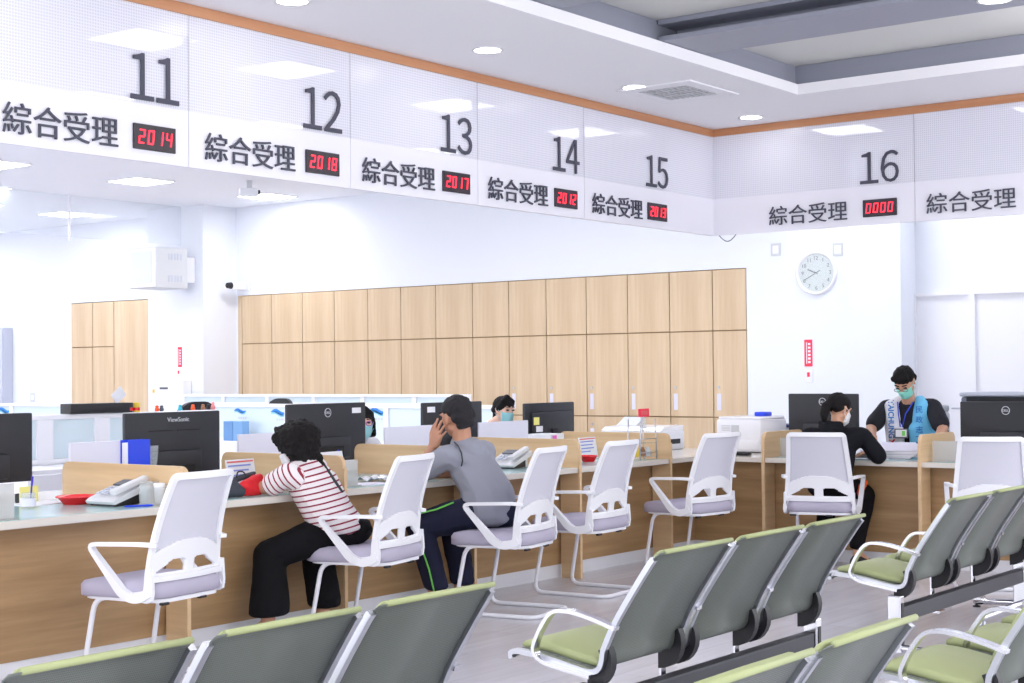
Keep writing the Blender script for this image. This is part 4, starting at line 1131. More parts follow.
def head_hulls(c, fwd, up, s=1.):
    f, u, r = frame(fwd, up); m = rotm(f, u, r); L = lambda x, y, z: c+(r*x+f*y+u*z)*s
    sc = lambda *a: tuple(v*s for v in a)
    H = [[(L(0, -.012, .022), sc(.074, .090, .088), m)],
         [(L(0, .030, -.012), sc(.062, .056, .070), m), (L(0, .052, -.086), sc(.026, .022, .020), m)],
         [(L(.048, -.002, -.055), sc(.016, .022, .020), m), (L(-.048, -.002, -.055), sc(.016, .022, .020), m), (L(0, .052, -.084), sc(.024, .02, .018), m)],
         [(L(0, .082, .012), sc(.008, .010, .010), m), (L(0, .100, -.026), sc(.013, .011, .009), m), (L(.014, .084, -.030), sc(.009, .010, .007), m), (L(-.014, .084, -.030), sc(.009, .010, .007), m)],
         [(L(.022, .074, -.058), sc(.008, .012, .006), m), (L(-.022, .074, -.058), sc(.008, .012, .006), m), (L(0, .084, -.056), sc(.008, .009, .007), m)]]
    for q in (-1, 1):
        H.append([(L(q*.074, -.012, .012), sc(.007, .018, .022), m), (L(q*.074, -.006, -.026), sc(.006, .009, .010), m)])
        H.append([(L(q*.030, .070, .026), sc(.022, .016, .006), m)])
    return H, L, m
def eyes(p, L, m, base, s=1., open_=.007):
    for q in (-1, 1):
        bm = nb(); hull(bm, (L(q*.030, .079, .010)-base, (.0145*s, .010*s, open_*s), m)); obj('eye', bm, M['lip'], p, True)
        bm = nb(); hull(bm, (L(q*.016, .086, .036)-base, (.006*s, .005*s, .004*s), m), (L(q*.045, .074, .036)-base, (.006*s, .005*s, .003*s), m)); obj('eyebrow', bm, M['hair'], p, True)
def mask(p, L, m, base, material, s=1.):
    bm = nb(); sc = lambda *a: tuple(v*s for v in a)
    hull(bm, (L(0, .104, -.020)-base, sc(.012, .008, .010), m), (L(0, .094, -.075)-base, sc(.022, .010, .012), m), (L(.055, .046, -.022)-base, sc(.008, .012, .014), m), (L(-.055, .046, -.022)-base, sc(.008, .012, .014), m),
         (L(.045, .040, -.085)-base, sc(.01, .014, .010), m), (L(-.045, .040, -.085)-base, sc(.01, .014, .010), m), (L(0, .060, -.108)-base, sc(.026, .014, .008), m))
    o = obj('face_mask', bm, material, p, True)
    for q in (-1, 1):
        bm = nb(); tube(bm, [L(q*.060, .05, -.02)-base, L(q*.076, .012, .004)-base, L(q*.084, -.016, .012)-base], .0018*s, 6)
        tube(bm, [L(q*.052, .045, -.08)-base, L(q*.078, .0, -.045)-base, L(q*.084, -.018, -.02)-base], .0018*s, 6); obj('ear_loop', bm, material, o, True)
    return o
def person(label, base):
    return thing('person', label, 'person', base)
def shoes(p, ank, fwd, base, m='shoe'):
    f = Vector(fwd).normalized(); a = Vector(ank); r = Vector((f.y, -f.x, 0))
    g = V3(a.x, a.y, 0)
    solid('shoe', [[(g-f*.045+V3(0, 0, .036), .034), (g+f*.06+V3(0, 0, .032), .036), (g+f*.15+V3(0, 0, .024), (.040, .036, .022)), (g+V3(0, 0, .062), .036)]], M[m], p, .008, 3, base)
def stripes_attr(o, base, segs, period):
    """distance along the nearest body segment, stored as a cloth pattern coordinate"""
    me = o.data; n = len(me.vertices); co = np.empty(n*3); me.vertices.foreach_get('co', co); co = co.reshape(-1, 3)+np.array(base)
    best = np.full(n, 1e9); val = np.zeros(n)
    for a, b, r, off in segs:
        a, b = np.array(a), np.array(b); d = b-a; L = np.linalg.norm(d); d /= L
        t = (co-a)@d; tc = np.clip(t, 0, L); dist = np.linalg.norm(co-(a+tc[:, None]*d), axis=1)-r
        k = dist < best; best[k] = dist[k]; val[k] = (t+off)[k]
    at = me.attributes.new('pattern', 'FLOAT', 'POINT'); at.data.foreach_set('value', val/period)

def fw(p_, k): return V3(p_[0]*k, p_[1]*k, CAM_H+(p_[2]-CAM_H)*k)      # the same pose a little further back
# -- woman in the striped top
def striped_mat():
    m = mat('white cloth with red stripes', (232, 226, 228), .85); nt = m.node_tree; b_ = nt.nodes['Principled BSDF']
    a = nt.nodes.new('ShaderNodeAttribute'); a.attribute_name = 'pattern'
    fr = nt.nodes.new('ShaderNodeMath'); fr.operation = 'FRACT'; lt = nt.nodes.new('ShaderNodeMath'); lt.operation = 'LESS_THAN'; lt.inputs[1].default_value = .27
    mx = nt.nodes.new('ShaderNodeMixRGB'); mx.inputs['Color1'].default_value = lin3((234, 228, 230)); mx.inputs['Color2'].default_value = lin3((142, 30, 58))
    nt.links.new(a.outputs['Fac'], fr.inputs[0]); nt.links.new(fr.outputs[0], lt.inputs[0]); nt.links.new(lt.outputs[0], mx.inputs['Fac']); nt.links.new(mx.outputs[0], b_.inputs['Base Color'])
    return m
B = V3(6.12, 5.68, 0)
p = person('person in a red-striped white top and black trousers leaning on the counter, dark curly hair', B)
pel, wst, chs, nck, hd = V3(5.955, 5.70, .565), V3(5.90, 5.74, .675), V3(5.845, 5.80, .835), V3(5.83, 5.87, .935), V3(5.885, 5.965, 1.012)
shL, shR = V3(5.705, 5.83, .880), V3(5.985, 5.90, .895)
elL, wrL, elR, wrR = V3(5.765, 6.05, .802), V3(5.73, 6.21, .795), V3(6.12, 6.12, .80), V3(5.96, 6.28, .79)
knL, knR, anL, anR = V3(5.72, 6.00, .445), V3(6.10, 6.03, .46), V3(5.68, 5.97, .09), V3(6.06, 5.94, .09)
pel, wst, chs, nck, hd, shL, shR = (fw(q, k) for q, k in ((pel, 1.021), (wst, 1.021), (chs, 1.019), (nck, 1.016), (hd, 1.012), (shL, 1.016), (shR, 1.018)))
hh, L, hm = head_hulls(hd, (-.22, .93, -.30), (-.12, .25, 1))
H = hh+[[(pel, (.13, .11, .10)), (wst, (.115, .095, .09))], [(wst, (.115, .095, .09)), (chs, (.12, .09, .09))], [(chs, (.11, .08, .08)), (shL, .048), (shR, .048)], [(nck, .045), (hd+V3(0, -.01, -.05), .045)], [(chs+V3(0, 0, .04), .06), (nck, .045)]]
H += limb((shL, .046), (elL, .040), (wrL, .026))+limb((shR, .046), (elR, .040), (wrR, .026))
H += hand_hulls(wrL, (-.2, .9, -.1), (0, 0, -1), -1, .7, .92)+hand_hulls(wrR, (-.9, .4, -.05), (0, 0, -1), 1, .5, .92)
for k_, a_, h_ in ((knL, anL, pel+V3(-.09, .03, -.0)), (knR, anR, pel+V3(.09, .04, -.0))): H += limb((h_, .085), (k_, .058), (a_, .038))+[[(a_, .036), (a_+V3(-.02, .10, -.05), .028)]]
solid('body', H, M['skin_tan'], p, .0075, 3, B)
eyes(p, L, hm, B); mask(p, L, hm, B, M['mask_w'])
f_, u_, r_ = frame((-.22, .93, -.30), (-.12, .25, 1))
solid('hair', [[(L(0, -.03, .045), (.128, .128, .105), hm)], [(L(.07, -.045, .0), .062), (L(-.07, -.04, .0), .062), (L(0, -.085, .01), .066)], [(L(0, -.075, -.095), .060), (L(.065, -.035, -.085), .052), (L(-.065, -.035, -.085), .052), (L(0, -.05, 0), .09)],
               [(L(.0, .05, .095), .045), (L(-.05, .05, .085), .038), (L(.05, .05, .085), .038)]], M['hair'], p, .008, 2, B, .016, 26)
top = solid('striped_top', [[(pel+V3(-.01, .0, .03), (.172, .140, .06)), (wst, (.164, .128, .09))], [(wst, (.164, .128, .09)), (chs, (.166, .122, .09))], [(chs, (.160, .115, .085)), (shL, .068), (shR+V3(-.01, 0, 0), .064)], [(chs+V3(0, .01, .06), .07), (nck+V3(0, 0, -.015), .058)],
              [(shL, .064), (shL.lerp(elL, .72), .066)], [(shR, .064), (shR.lerp(elR, .7), .066)]], striped_mat(), p, .0075, 3, B, .004, 9)
stripes_attr(top, B, [(nck+V3((pel-nck).x*.45, (pel-nck).y*.45, (pel-nck).z*1.25), nck, .12, 0.), (shL, elL, .055, .01), (shR, elR, .055, .01)], .0315)
t_ = [[(pel, (.158, .128, .105)), (pel+V3(-.01, .01, .05), (.142, .118, .07)), (pel+V3(.055, -.03, .01), (.125, .115, .09))]]
for k_, a_, h_, w_ in ((knL, anL, pel+V3(-.09, .03, 0), .15), (knR, anR, pel+V3(.09, .04, 0), .10)):
    t_ += [[(h_, .108), (k_, .086)], [(k_, .088), (a_+V3(-.0, -.02, .10), (w_*.78, .095, .03)), (a_+V3(0, -.01, .06), (w_*.80, .10, .02))]]
solid('trousers', t_, M['pants_bk'], p, .009, 3, B, .006, 8)
shoes(p, anL, (-.35, 1, 0), B); shoes(p, anR, (-.1, 1, 0), B)
from mathutils.bvhtree import BVHTree
bvh = BVHTree.FromPolygons([v.co+B for v in top.data.vertices], [tuple(q.vertices) for q in top.data.polygons])
pts = []
for q in [V3(6.004, 5.90, .945).lerp(V3(6.178, 5.90, .752), i/12) for i in range(13)]:
    d = V3(q.x, q.y, q.z-1.40).normalized(); h_ = bvh.ray_cast(q-d*.6, d)
    if h_[0] is not None: pts.append(h_[0]-d*.004)
bm = nb(); sweep(bm, [q-B for q in pts], rect(.006, .018), up=(-.8, -.6, 0)); obj('shoulder_strap', bm, M['strap'], p, angle=40)

# -- man in the grey tee
B = V3(7.05, 5.55, 0)
p = person('person in a grey tee and navy trousers with green piping, head resting on hand', B)
pel, wst, chs, nck, hd = V3(7.07, 5.56, .60), V3(7.06, 5.58, .72), V3(7.02, 5.66, .87), V3(6.99, 5.715, .995), V3(6.985, 5.750, 1.150)
shL, shR = V3(6.845, 5.70, .925), V3(7.20, 5.71, .935)
elL, wrL, elR, wrR = V3(6.96, 6.02, .800), V3(6.935, 5.885, .975), V3(7.36, 6.0, .80), V3(7.12, 6.22, .79)
knL, knR, anL, anR = V3(6.96, 6.02, .50), V3(7.29, 6.03, .49), V3(7.00, 5.93, .09), V3(7.26, 5.94, .09)
pel, wst, chs, nck, hd, shL, shR, wrL, elL = (fw(q, k) for q, k in ((pel, 1.026), (wst, 1.026), (chs, 1.026), (nck, 1.026), (hd, 1.024), (shL, 1.026), (shR, 1.026), (wrL, 1.022), (elL, 1.012)))
hf, hu = (.18, .97, -.12), (-.16, 0, 1)
hh, L, hm = head_hulls(hd, hf, hu, 1.1)
H = hh+[[(pel, (.14, .12, .11)), (wst, (.14, .115, .10))], [(wst, (.14, .115, .10)), (chs, (.145, .10, .10))], [(chs, (.13, .09, .09)), (shL, .055), (shR, .055)], [(nck+V3(0, -.01, 0), .060), (hd+V3(.005, -.035, -.04), .056)], [(chs+V3(0, 0, .06), .075), (nck, .060)]]
H += limb((shL, .054), (elL, .044), (wrL, .029))+limb((shR, .052), (elR, .044), (wrR, .029))
H += hand_hulls(wrL, (-.24, -.58, .78), (.93, -.2, .1), 1, .22, 1.12, .17)+hand_hulls(wrR, (-.9, .4, -.05), (0, 0, -1), 1, .5, 1.)
for k_, a_, h_ in ((knL, anL, pel+V3(-.095, .05, -.01)), (knR, anR, pel+V3(.105, .05, -.01))): H += limb((h_, .09), (k_, .062), (a_, .042))+[[(a_, .040), (a_+V3(0, .10, -.05), .03)]]
solid('body', H, M['skin_tan'], p, .0058, 2, B)
eyes(p, L, hm, B)
solid('hair', [[(L(0, -.026, .046), (.093, .101, .084), hm)], [(L(.052, -.065, -.005), .036), (L(-.052, -.065, -.005), .034), (L(0, -.085, .0), .034), (L(0, -.03, .06), .06)], [(L(.04, -.070, -.05), .024), (L(-.04, -.070, -.05), .024), (L(0, -.09, -.01), .03)]], M['hair_g'], p, .006, 2, B, .004, 60)
tee = [[(pel+V3(0, 0, -.03), (.188, .162, .07)), (wst, (.184, .154, .10))], [(wst, (.182, .152, .10)), (chs, (.180, .132, .10))], [(chs+V3(0, -.01, 0), (.165, .120, .10)), (shL+V3(.01, -.005, .0), .076), (shR+V3(-.01, -.005, 0), .076)], [(chs+V3(0, -.01, .06), .10), (nck+V3(0, -.005, -.012), .070)],
       [(shL, .074), (shL.lerp(elL, .62)+V3(-.02, 0, .0), .076)], [(shR, .074), (shR.lerp(elR, .62), .074)]]
solid('grey_tee', tee, M['tee_g'], p, .008, 3, B, .006, 9)
# dark seams: round the left armhole and down the side
bm = nb(); c_ = V3(6.865, 5.70, .925); pts = []
for i in range(9):
    a = R(-75+200*i/8); pts.append(V3(6.872+.004*i/8, 5.70-.088*math.cos(a)*.98, .918+.088*math.sin(a)))
pts = [V3(6.905, 5.695, 1.004), V3(6.872, 5.640, .985), V3(6.862, 5.607, .945), V3(6.862, 5.600, .90), V3(6.866, 5.612, .87)]
tube(bm, [fw(q, 1.024)-B for q in pts], .0045, 8); obj('armhole_seam', bm, M['strap'], p, True)
ts = [[(pel, (.160, .140, .115)), (pel+V3(0, .01, .05), (.155, .135, .07)), (pel+V3(.05, -.07, -.02), (.13, .11, .09))]]
for k_, a_, h_ in ((knL, anL, pel+V3(-.10, .05, -.005)), (knR, anR, pel+V3(.11, .05, -.005))): ts += [[(h_, .112), (k_, .086)], [(k_, .086), (a_+V3(0, -.01, .05), (.070, .078, .03))]]
tr = solid('trousers', ts, M['pants_nv'], p, .009, 3, B, .006, 9)
bm = nb(); tube(bm, [q-B for q in (fw(V3(6.90, 5.70, .655), 1.02), fw(V3(6.885, 5.82, .610), 1.012), V3(6.88, 5.95, .58))], .005, 8); obj('piping', bm, M['piping'], tr, True)
bm = nb(); tube(bm, [q-B for q in (V3(6.895, 5.955, .40), V3(6.915, 5.905, .25), V3(6.935, 5.885, .12))], .005, 8); obj('piping', bm, M['piping'], tr, True)
shoes(p, anL, (-.1, 1, 0), B); shoes(p, anR, (.05, 1, 0), B)

# -- woman in black with a ponytail
B = V3(9.98, 4.80, 0)
p = person('person in a black hoodie with a ponytail and white mask writing at the counter', B)
pel, wst, chs, nck, hd = V3(9.99, 4.82, .60), V3(10.01, 4.81, .72), V3(10.05, 4.80, .87), V3(10.09, 4.80, .985), V3(10.135, 4.81, 1.125)
shL, shR = V3(10.03, 4.985, .930), V3(10.11, 4.61, .935)
elL, wrL, elR, wrR = V3(10.24, 5.05, .805), V3(10.42, 4.96, .80), V3(10.245, 4.555, .790), V3(10.43, 4.70, .80)
knL, knR, anL, anR = V3(10.31, 4.98, .50), V3(10.36, 4.715, .50), V3(10.20, 4.97, .09), V3(10.22, 4.715, .09)
pel, wst, chs, nck, hd, shL, shR = (fw(q, k) for q, k in ((pel, 1.012), (wst, 1.012), (chs, 1.012), (nck, 1.010), (hd+V3(0, -.015, 0), 1.010), (shL, 1.010), (shR, 1.012)))
hf, hu = (.86, -.40, -.32), (.2, -.1, 1)
hh, L, hm = head_hulls(hd, hf, hu, .96)
H = hh+[[(pel, (.12, .12, .11)), (wst, (.10, .115, .10))], [(wst, (.10, .115, .10)), (chs, (.09, .125, .10))], [(chs, (.085, .115, .08)), (shL, .046), (shR, .046)], [(nck, .044), (hd+V3(-.02, .01, -.05), .045)], [(chs+V3(0, 0, .05), .06), (nck, .046)]]
H += limb((shL, .046), (elL, .040), (wrL, .025))+limb((shR, .046), (elR, .040), (wrR, .025))
H += hand_hulls(wrL, (.7, -.6, -.05), (0, 0, -1), -1, .5, .9)+hand_hulls(wrR, (.4, .85, -.05), (0, 0, -1), 1, .6, .9)
for k_, a_, h_ in ((knL, anL, pel+V3(.05, .08, -.02)), (knR, anR, pel+V3(.06, -.08, -.02))): H += limb((h_, .085), (k_, .056), (a_, .036))+[[(a_, .035), (a_+V3(.10, -.02, -.05), .026)]]
solid('body', H, M['skin'], p, .0075, 3, B)
eyes(p, L, hm, B); mask(p, L, hm, B, M['mask_w'], .97)
solid('hair', [[(L(0, -.024, .036), (.083, .098, .085), hm)], [(L(.05, -.06, .0), .036), (L(-.05, -.06, .0), .036), (L(0, -.09, .02), .036)], [(L(0, -.112, .02), .024), (L(.005, -.135, -.02), .034), (L(.005, -.135, -.075), .034), (L(0, -.115, -.125), .018)]], M['hair'], p, .007, 3, B, .003, 50)
bm = nb(); lathe(bm, [(.020, -.006), (.026, 0), (.020, .006)], L(0, -.105, .03)-B, 16); obj('hair_tie', bm, M['brown'], p, True)
hd_ = [[(pel+V3(-.01, 0, .03), (.150, .172, .075)), (wst, (.142, .170, .10))], [(wst, (.142, .17, .10)), (chs, (.135, .172, .10))], [(chs, (.13, .165, .10)), (shL+V3(0, -.01, 0), .068), (shR+V3(0, .01, 0), .068)], [(chs+V3(0, 0, .06), .09), (nck+V3(-.005, 0, -.012), .066)],
       [(shL, .066), (elL, .058)], [(elL, .058), (elL.lerp(wrL, .8), .042)], [(shR, .066), (elR, .060)], [(elR, .060), (elR.lerp(wrR, .8), .044)]]
hood = solid('hoodie', hd_, M['hood'], p, .008, 3, B, .006, 10)
solid('hood', [[(nck+V3(-.075, .045, .0), .045), (nck+V3(-.085, -.03, .0), .045), (nck+V3(-.06, .085, .02), .03), (nck+V3(-.095, .0, -.05), .04)], [(nck+V3(-.05, .10, .04), .022), (nck+V3(-.085, .03, .035), .026), (nck+V3(-.07, -.06, .03), .026)]], M['hood'], hood, .007, 3, B, .004, 16)
ts = [[(pel, (.135, .135, .112)), (pel+V3(0, 0, .04), (.13, .13, .07))]]
for k_, a_, h_ in ((knL, anL, pel+V3(.04, .08, -.015)), (knR, anR, pel+V3(.05, -.09, -.015))): ts += [[(h_, .102), (k_, .078)], [(k_, .078), (a_+V3(0, 0, .06), (.058, .056, .03))]]
solid('trousers', ts, M['pants_bk'], p, .009, 3, B, .005, 9)
solid('orange_hem', [[(V3(10.20, 4.685, .545), (.03, .025, .045)), (V3(10.27, 4.665, .60), (.016, .016, .02))], [(V3(9.86, 4.97, .615), (.02, .05, .014)), (V3(9.845, 4.90, .615), (.015, .03, .012))]], M['orange'], p, .006, 2, B)
shoes(p, anL, (1, .1, 0), B); shoes(p, anR, (1, -.1, 0), B)

# -- staff man
B = V3(11.75, 4.83, 0)
p = person('person standing behind the counter in a white and blue vest, black tee and mint mask', B)
pel, wst, chs, nck, hd = V3(11.62, 4.86, .665), V3(11.60, 4.86, .80), V3(11.55, 4.855, .97), V3(11.50, 4.85, 1.14), V3(11.385, 4.838, 1.305)
shR, shL = V3(11.52, 5.045, 1.100), V3(11.52, 4.665, 1.112)
elR, wrR, elL, wrL = V3(11.40, 5.125, .945), V3(11.20, 5.025, .885), V3(11.40, 4.54, .945), V3(11.19, 4.50, .865)
anR, anL = V3(11.22, 4.97, .09), V3(11.22, 4.75, .09)
hf, hu = (-.74, -.05, -.67), (-.5, 0, 1)
hh, L, hm = head_hulls(hd, hf, hu, 1.02)
H = hh+[[(pel, (.11, .14, .11)), (wst, (.10, .14, .10))], [(wst, (.10, .14, .10)), (chs, (.10, .15, .09))], [(chs, (.08, .14, .08)), (shL, .055), (shR, .055)], [(nck, .056), (hd+V3(.035, 0, -.045), .056)], [(chs+V3(-.02, 0, .04), .075), (nck, .056)]]
H += limb((shL, .054), (elL, .044), (wrL, .029))+limb((shR, .054), (elR, .044), (wrR, .029))
H += hand_hulls(wrR, (-.75, -.35, -.40), (.1, -.5, -.8), -1, .9, 1.)+hand_hulls(wrL, (-.9, .25, -.35), (0, 0, -1), 1, .4, 1.)
for a_, h_ in ((anR, V3(11.58, 4.95, .645)), (anL, V3(11.58, 4.77, .645))): H += limb((h_, .085), (V3(a_.x-.02, a_.y, .56), .06), (a_, .042))+[[(a_, .04), (a_+V3(-.11, 0, -.05), .03)]]
solid('body', H, M['skin'], p, .0065, 2, B)
eyes(p, L, hm, B, 1., .004); mask(p, L, hm, B, M['mask_g'], 1.03)
solid('hair', [[(L(0, -.020, .045), (.086, .098, .080), hm)], [(L(.05, -.055, .0), .036), (L(-.05, -.055, .0), .036), (L(0, -.085, .02), .034)], [(L(.045, .050, .080), .026), (L(-.045, .050, .080), .026), (L(0, .062, .074), .026), (L(0, 0, .10), .04)]], M['hair'], p, .0065, 2, B, .005, 45)
bm = nb()
for q in (-1, 1):
    tube(bm, [L(q*.030+.024*math.cos(a), .098, .006+.016*math.sin(a))-B for a in [2*PI*i/16 for i in range(16)]], .0022, 6, True)
tube(bm, [L(-.008, .1, .01)-B, L(.008, .1, .01)-B], .0022, 6); obj('glasses', bm, M['ink'], p, True)
tee = [[(pel+V3(0, 0, .02), (.125, .155, .09)), (wst, (.122, .155, .10))], [(wst, (.122, .155, .10)), (chs, (.118, .165, .09))], [(chs, (.10, .155, .085)), (shL, .068), (shR, .068)], [(chs+V3(-.02, 0, .04), .088), (nck+V3(.005, 0, -.012), .068)],
       [(shL, .068), (shL.lerp(elL, .78), .072)], [(shR, .068), (shR.lerp(elR, .78), .072)]]
solid('black_tee', tee, M['tee_bk'], p, .008, 3, B, .005, 10)
# vest: two front panels that follow the chest, joined behind the neck
def vest_panel(name, sy, m):
    q = lambda p_, x, y, z: V3(p_.x+x, p_.y+sy*y, p_.z+z)
    h1 = [[(q(pel, -.01, .112, .03), (.142, .092, .06)), (q(wst, -.006, .112, 0), (.138, .094, .10)), (q(pel, -.012, .050, .03), (.142, .051, .06)), (q(wst, -.012, .050, 0), (.140, .051, .10))],
          [(q(wst, -.006, .112, 0), (.138, .094, .10)), (q(chs, -.006, .112, .0), (.136, .094, .08)), (q(wst, -.012, .050, 0), (.140, .051, .10)), (q(chs, -.014, .056, -.03), (.136, .052, .06))],
          [(q(chs, -.008, .110, 0), (.136, .092, .08)), (V3(11.505, 4.856+sy*.122, 1.125), (.090, .070, .050))], [(V3(11.505, 4.856+sy*.120, 1.125), (.090, .066, .050)), (V3(11.54, 4.855+sy*.075, 1.165), (.055, .040, .035))]]
    return solid(name, h1, M[m], p, .007, 3, B, .004, 10)
vw = vest_panel('vest_panel', 1, 'vest_w'); vb = vest_panel('vest_panel', -1, 'vest_b')
vw['label'] = 'white half of the vest with blue lettering'; vb['label'] = 'sky blue half of the vest'
# lettering and trims on the vest are laid on its surface by casting onto the mesh
from mathutils.bvhtree import BVHTree
def drape(name, me, material, parent, target, origin, right, up, direction, off=.003):
    """project a flat mesh (x right, y up) onto target along direction"""
    bvh = BVHTree.FromPolygons([v.co+Vector(B) for v in target.data.vertices], [tuple(q.vertices) for q in target.data.polygons])
    d = Vector(direction).normalized(); rt = Vector(right).normalized(); u = Vector(up).normalized()
    bm = nb(); bm.from_mesh(me); bpy.data.meshes.remove(me)
    for v in bm.verts:
        s = Vector(origin)+rt*v.co.x+u*v.co.y
        h = bvh.ray_cast(s-d*.6, d)
        hit = h[0] if h[0] is not None else s
        v.co = hit-d*(off+v.co.z)-Vector(B)
    return obj(name, bm, material, parent)
vd = (.93, .36, -.03)
rt = (.36, -.93, 0)
# vertical words read downwards on the white half, upright characters on the blue half
me = text_mesh('TAICHUNG', .1, .002, .30, .046, bold=.028)
for v in me.vertices: v.co.x, v.co.y = v.co.y-.02, -v.co.x     # turn a quarter clockwise
drape('vest_lettering', me, M['vest_t'], vw, vw, (11.40, 4.962, 1.015), rt, (.0, 0, 1), vd)
for k, ch in enumerate('民政志工'):
    me = text_mesh(ch, .05, .002, None, .054, bold=.012)
    drape('vest_character', me, M['vest_t'], vb, vb, (11.40, 4.728, 1.065-.078*k), rt, (0, 0, 1), vd)
bm = nb(); box(bm, -.030, .030, -.006, .006, 0, .001, mtx=Matrix.Rotation(R(45), 4, 'Z')); box(bm, -.030, .030, -.006, .006, 0, .001, mtx=Matrix.Rotation(R(-30), 4, 'Z'))
me = bpy.data.meshes.new('star'); bm.to_mesh(me); bm.free()
drape('vest_emblem', me, mat('emblem red', (206, 40, 56), .7), vw, vw, (11.40, 4.955, .835), rt, (0, 0, 1), vd)
# lanyard and badge hanging in front of the chest
bm = nb(); tube(bm, [q-B for q in (V3(11.44, 4.92, 1.15), V3(11.395, 4.895, 1.06), V3(11.388, 4.878, .955))], .005, 6); tube(bm, [q-B for q in (V3(11.44, 4.79, 1.15), V3(11.395, 4.835, 1.06), V3(11.388, 4.862, .955))], .005, 6)
obj('lanyard', bm, M['vest_p'], p, True)
bd = obj('badge', box(nb(), -.006, .006, -.052, .052, -.038, .038, .004), M['ink'], p, loc=V3(11.385, 4.870, .905)-B, rot=(0, R(12), R(20)))
obj('badge_card', box(nb(), -.008, -.006, -.042, .042, -.028, .028), M['paper'], bd)
obj('badge_photo', box(nb(), -.0095, -.008, -.03, -.006, -.02, .018), M['piping'], bd)
obj('badge_clip', box(nb(), -.004, .004, -.01, .01, .038, .058), M['paper'], bd)
ts = [[(pel, (.125, .155, .11)), (pel+V3(0, 0, .05), (.12, .15, .06))]]
for a_, h_ in ((anR, V3(11.58, 4.95, .645)), (anL, V3(11.58, 4.77, .645))): ts += [[(h_, .10), (V3(a_.x-.02, a_.y, .57), .075)], [(V3(a_.x-.02, a_.y, .57), .075), (a_+V3(0, 0, .04), (.065, .062, .03))]]
solid('trousers', ts, M['pants_bk'], p, .010, 3, B)
shoes(p, anR, (-1, .1, 0), B); shoes(p, anL, (-1, -.1, 0), B)
pen(11.075, 4.985, .79, 0, 'vest_t', 'blue pen in the right hand of the staff man', True, .13)

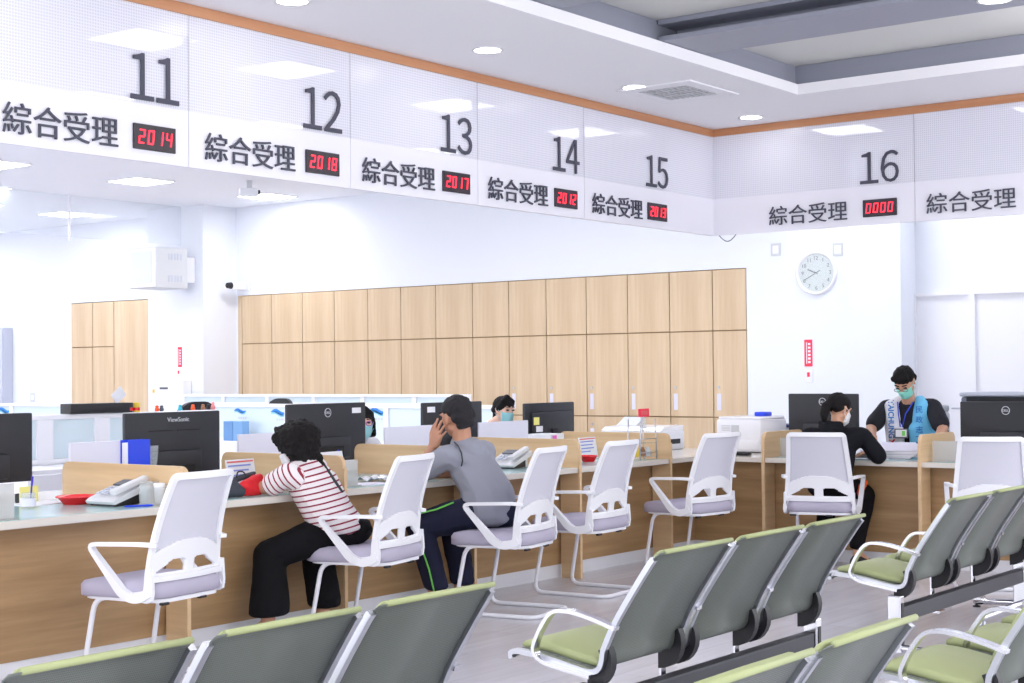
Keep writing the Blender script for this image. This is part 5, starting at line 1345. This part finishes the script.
# -- staff women at their desks
def staff_woman(label, base, pel, chs, hd, hf, hu, hairmode, m_mask, extra=None):
    global B
    B = base; p = person(label, B)
    f2 = Vector((hf[0], hf[1], 0)).normalized(); sd = Vector((f2.y, -f2.x, 0))
    bf = V3(0, -1, 0); bs = V3(-1, 0, 0)      # the body faces the counter; bs = its right hand side
    wst = pel.lerp(chs, .45); nck = chs+V3(0, -.03, .12)
    shR = chs+bs*.165+V3(0, 0, .055); shL = chs-bs*.165+V3(0, 0, .055)
    elR = shR+V3(-.03, -.12, -.14); elL = shL+V3(.03, -.12, -.14); 
    wrR = V3(elR.x+.06, 7.46, .80); wrL = V3(elL.x-.06, 7.46, .80)
    hh, L, hm = head_hulls(hd, hf, hu, .97)
    H = hh+[[(pel, (.12, .11, .10)), (wst, (.11, .09, .09))], [(wst, (.11, .09, .09)), (chs, (.12, .085, .09))], [(chs, (.11, .075, .08)), (shL, .042), (shR, .042)], [(nck, .042), (hd+V3(0, .01, -.05), .043)], [(chs+V3(0, 0, .05), .06), (nck, .044)]]
    H += limb((shL, .042), (elL, .036), (wrL, .024))+limb((shR, .042), (elR, .036), (wrR, .024))
    H += hand_hulls(wrR, (.2, -.95, -.1), (0, 0, -1), -1, .5, .9)+hand_hulls(wrL, (-.2, -.95, -.1), (0, 0, -1), 1, .5, .9)
    kn = []
    for s in (-1, 1):
        h_ = pel+V3(s*.085, -.04, -.02); k_ = V3(pel.x+s*.11, pel.y-.40, .50); a_ = V3(pel.x+s*.11, pel.y-.36, .09); kn.append((h_, k_, a_))
        H += limb((h_, .085), (k_, .056), (a_, .036))+[[(a_, .035), (a_+V3(0, -.09, -.05), .026)]]
    solid('body', H, M['skin_pale'], p, .0085, 3, B)
    eyes(p, L, hm, B, .97); mask(p, L, hm, B, M[m_mask], .98)
    hair = [[(L(0, -.022, .036), (.082, .096, .084), hm)], [(L(.05, -.055, .0), .038), (L(-.05, -.055, .0), .038), (L(0, -.085, .02), .036)], [(L(.055, .035, .075), .020), (L(.0, .02, .105), .03), (L(.075, .0, .01), .014)], [(L(-.055, .035, .075), .020), (L(.0, .02, .105), .03), (L(-.075, .0, .01), .014)]]
    if hairmode == 'pony': hair += [[(L(0, -.11, -.02), .024), (L(-.03, -.13, -.08), .034), (L(-.035, -.115, -.16), .022)]]
    else: hair += [[(L(-.075, -.02, .02), .022), (L(-.080, -.02, -.09), .024), (L(-.05, -.06, -.09), .03)], [(L(.075, -.02, .02), .022), (L(.080, -.02, -.09), .024), (L(.05, -.06, -.09), .03)], [(L(0, -.08, -.02), .05), (L(0, -.075, -.10), .04)]]
    solid('hair', hair, M['hair'], p, .0075, 3, B, .003, 50)
    solid('blouse', [[(pel+V3(0, 0, .04), (.14, .125, .08)), (wst, (.132, .11, .09))], [(wst, (.132, .11, .09)), (chs, (.14, .105, .09))], [(chs, (.13, .095, .085)), (shL, .058), (shR, .058)], [(chs+V3(0, 0, .05), .075), (nck+V3(0, 0, -.015), .056)],
          [(shL, .056), (elL, .050)], [(elL, .05), (elL.lerp(wrL, .7), .036)], [(shR, .056), (elR, .050)], [(elR, .05), (elR.lerp(wrR, .7), .036)]], M['shirt_w'], p, .009, 3, B, .005, 10)
    ts = [[(pel, (.135, .125, .105)), (pel+V3(0, 0, .03), (.13, .12, .07))]]
    for h_, k_, a_ in kn: ts += [[(h_, .10), (k_, .076)], [(k_, .076), (a_+V3(0, 0, .04), (.055, .058, .03))]]
    solid('trousers', ts, M['pants_bk'], p, .010, 3, B)
    for _, _, a_ in kn: shoes(p, a_, (0, -1, 0), B)
    if extra == 'glasses':
        bm = nb()
        for q in (-1, 1): tube(bm, [L(q*.030+.023*math.cos(a), .096, .006+.017*math.sin(a))-B for a in [2*PI*i/16 for i in range(16)]], .0024, 6, True)
        tube(bm, [L(-.008, .098, .01)-B, L(.008, .098, .01)-B], .0024, 6); obj('glasses', bm, mat('violet glasses frame', (150, 60, 170), .4), p, True)
    return p
staff_woman('person with short dark hair, violet glasses and blue mask half hidden behind the large monitor', V3(8.23, 7.78, 0), V3(8.23, 7.78, .59), V3(8.22, 7.70, .84), V3(8.18, 7.60, 1.055), (-.62, -.80, -.10), (0, 0, 1), 'bob', 'mask_b', 'glasses')
staff_woman('person with a ponytail and pale green mask looking over a white desk screen', V3(9.74, 7.78, 0), V3(9.74, 7.78, .60), V3(9.74, 7.68, .87), V3(9.80, 7.56, 1.105), (-.22, -.95, -.10), (.03, 0, 1), 'pony', 'mask_b')
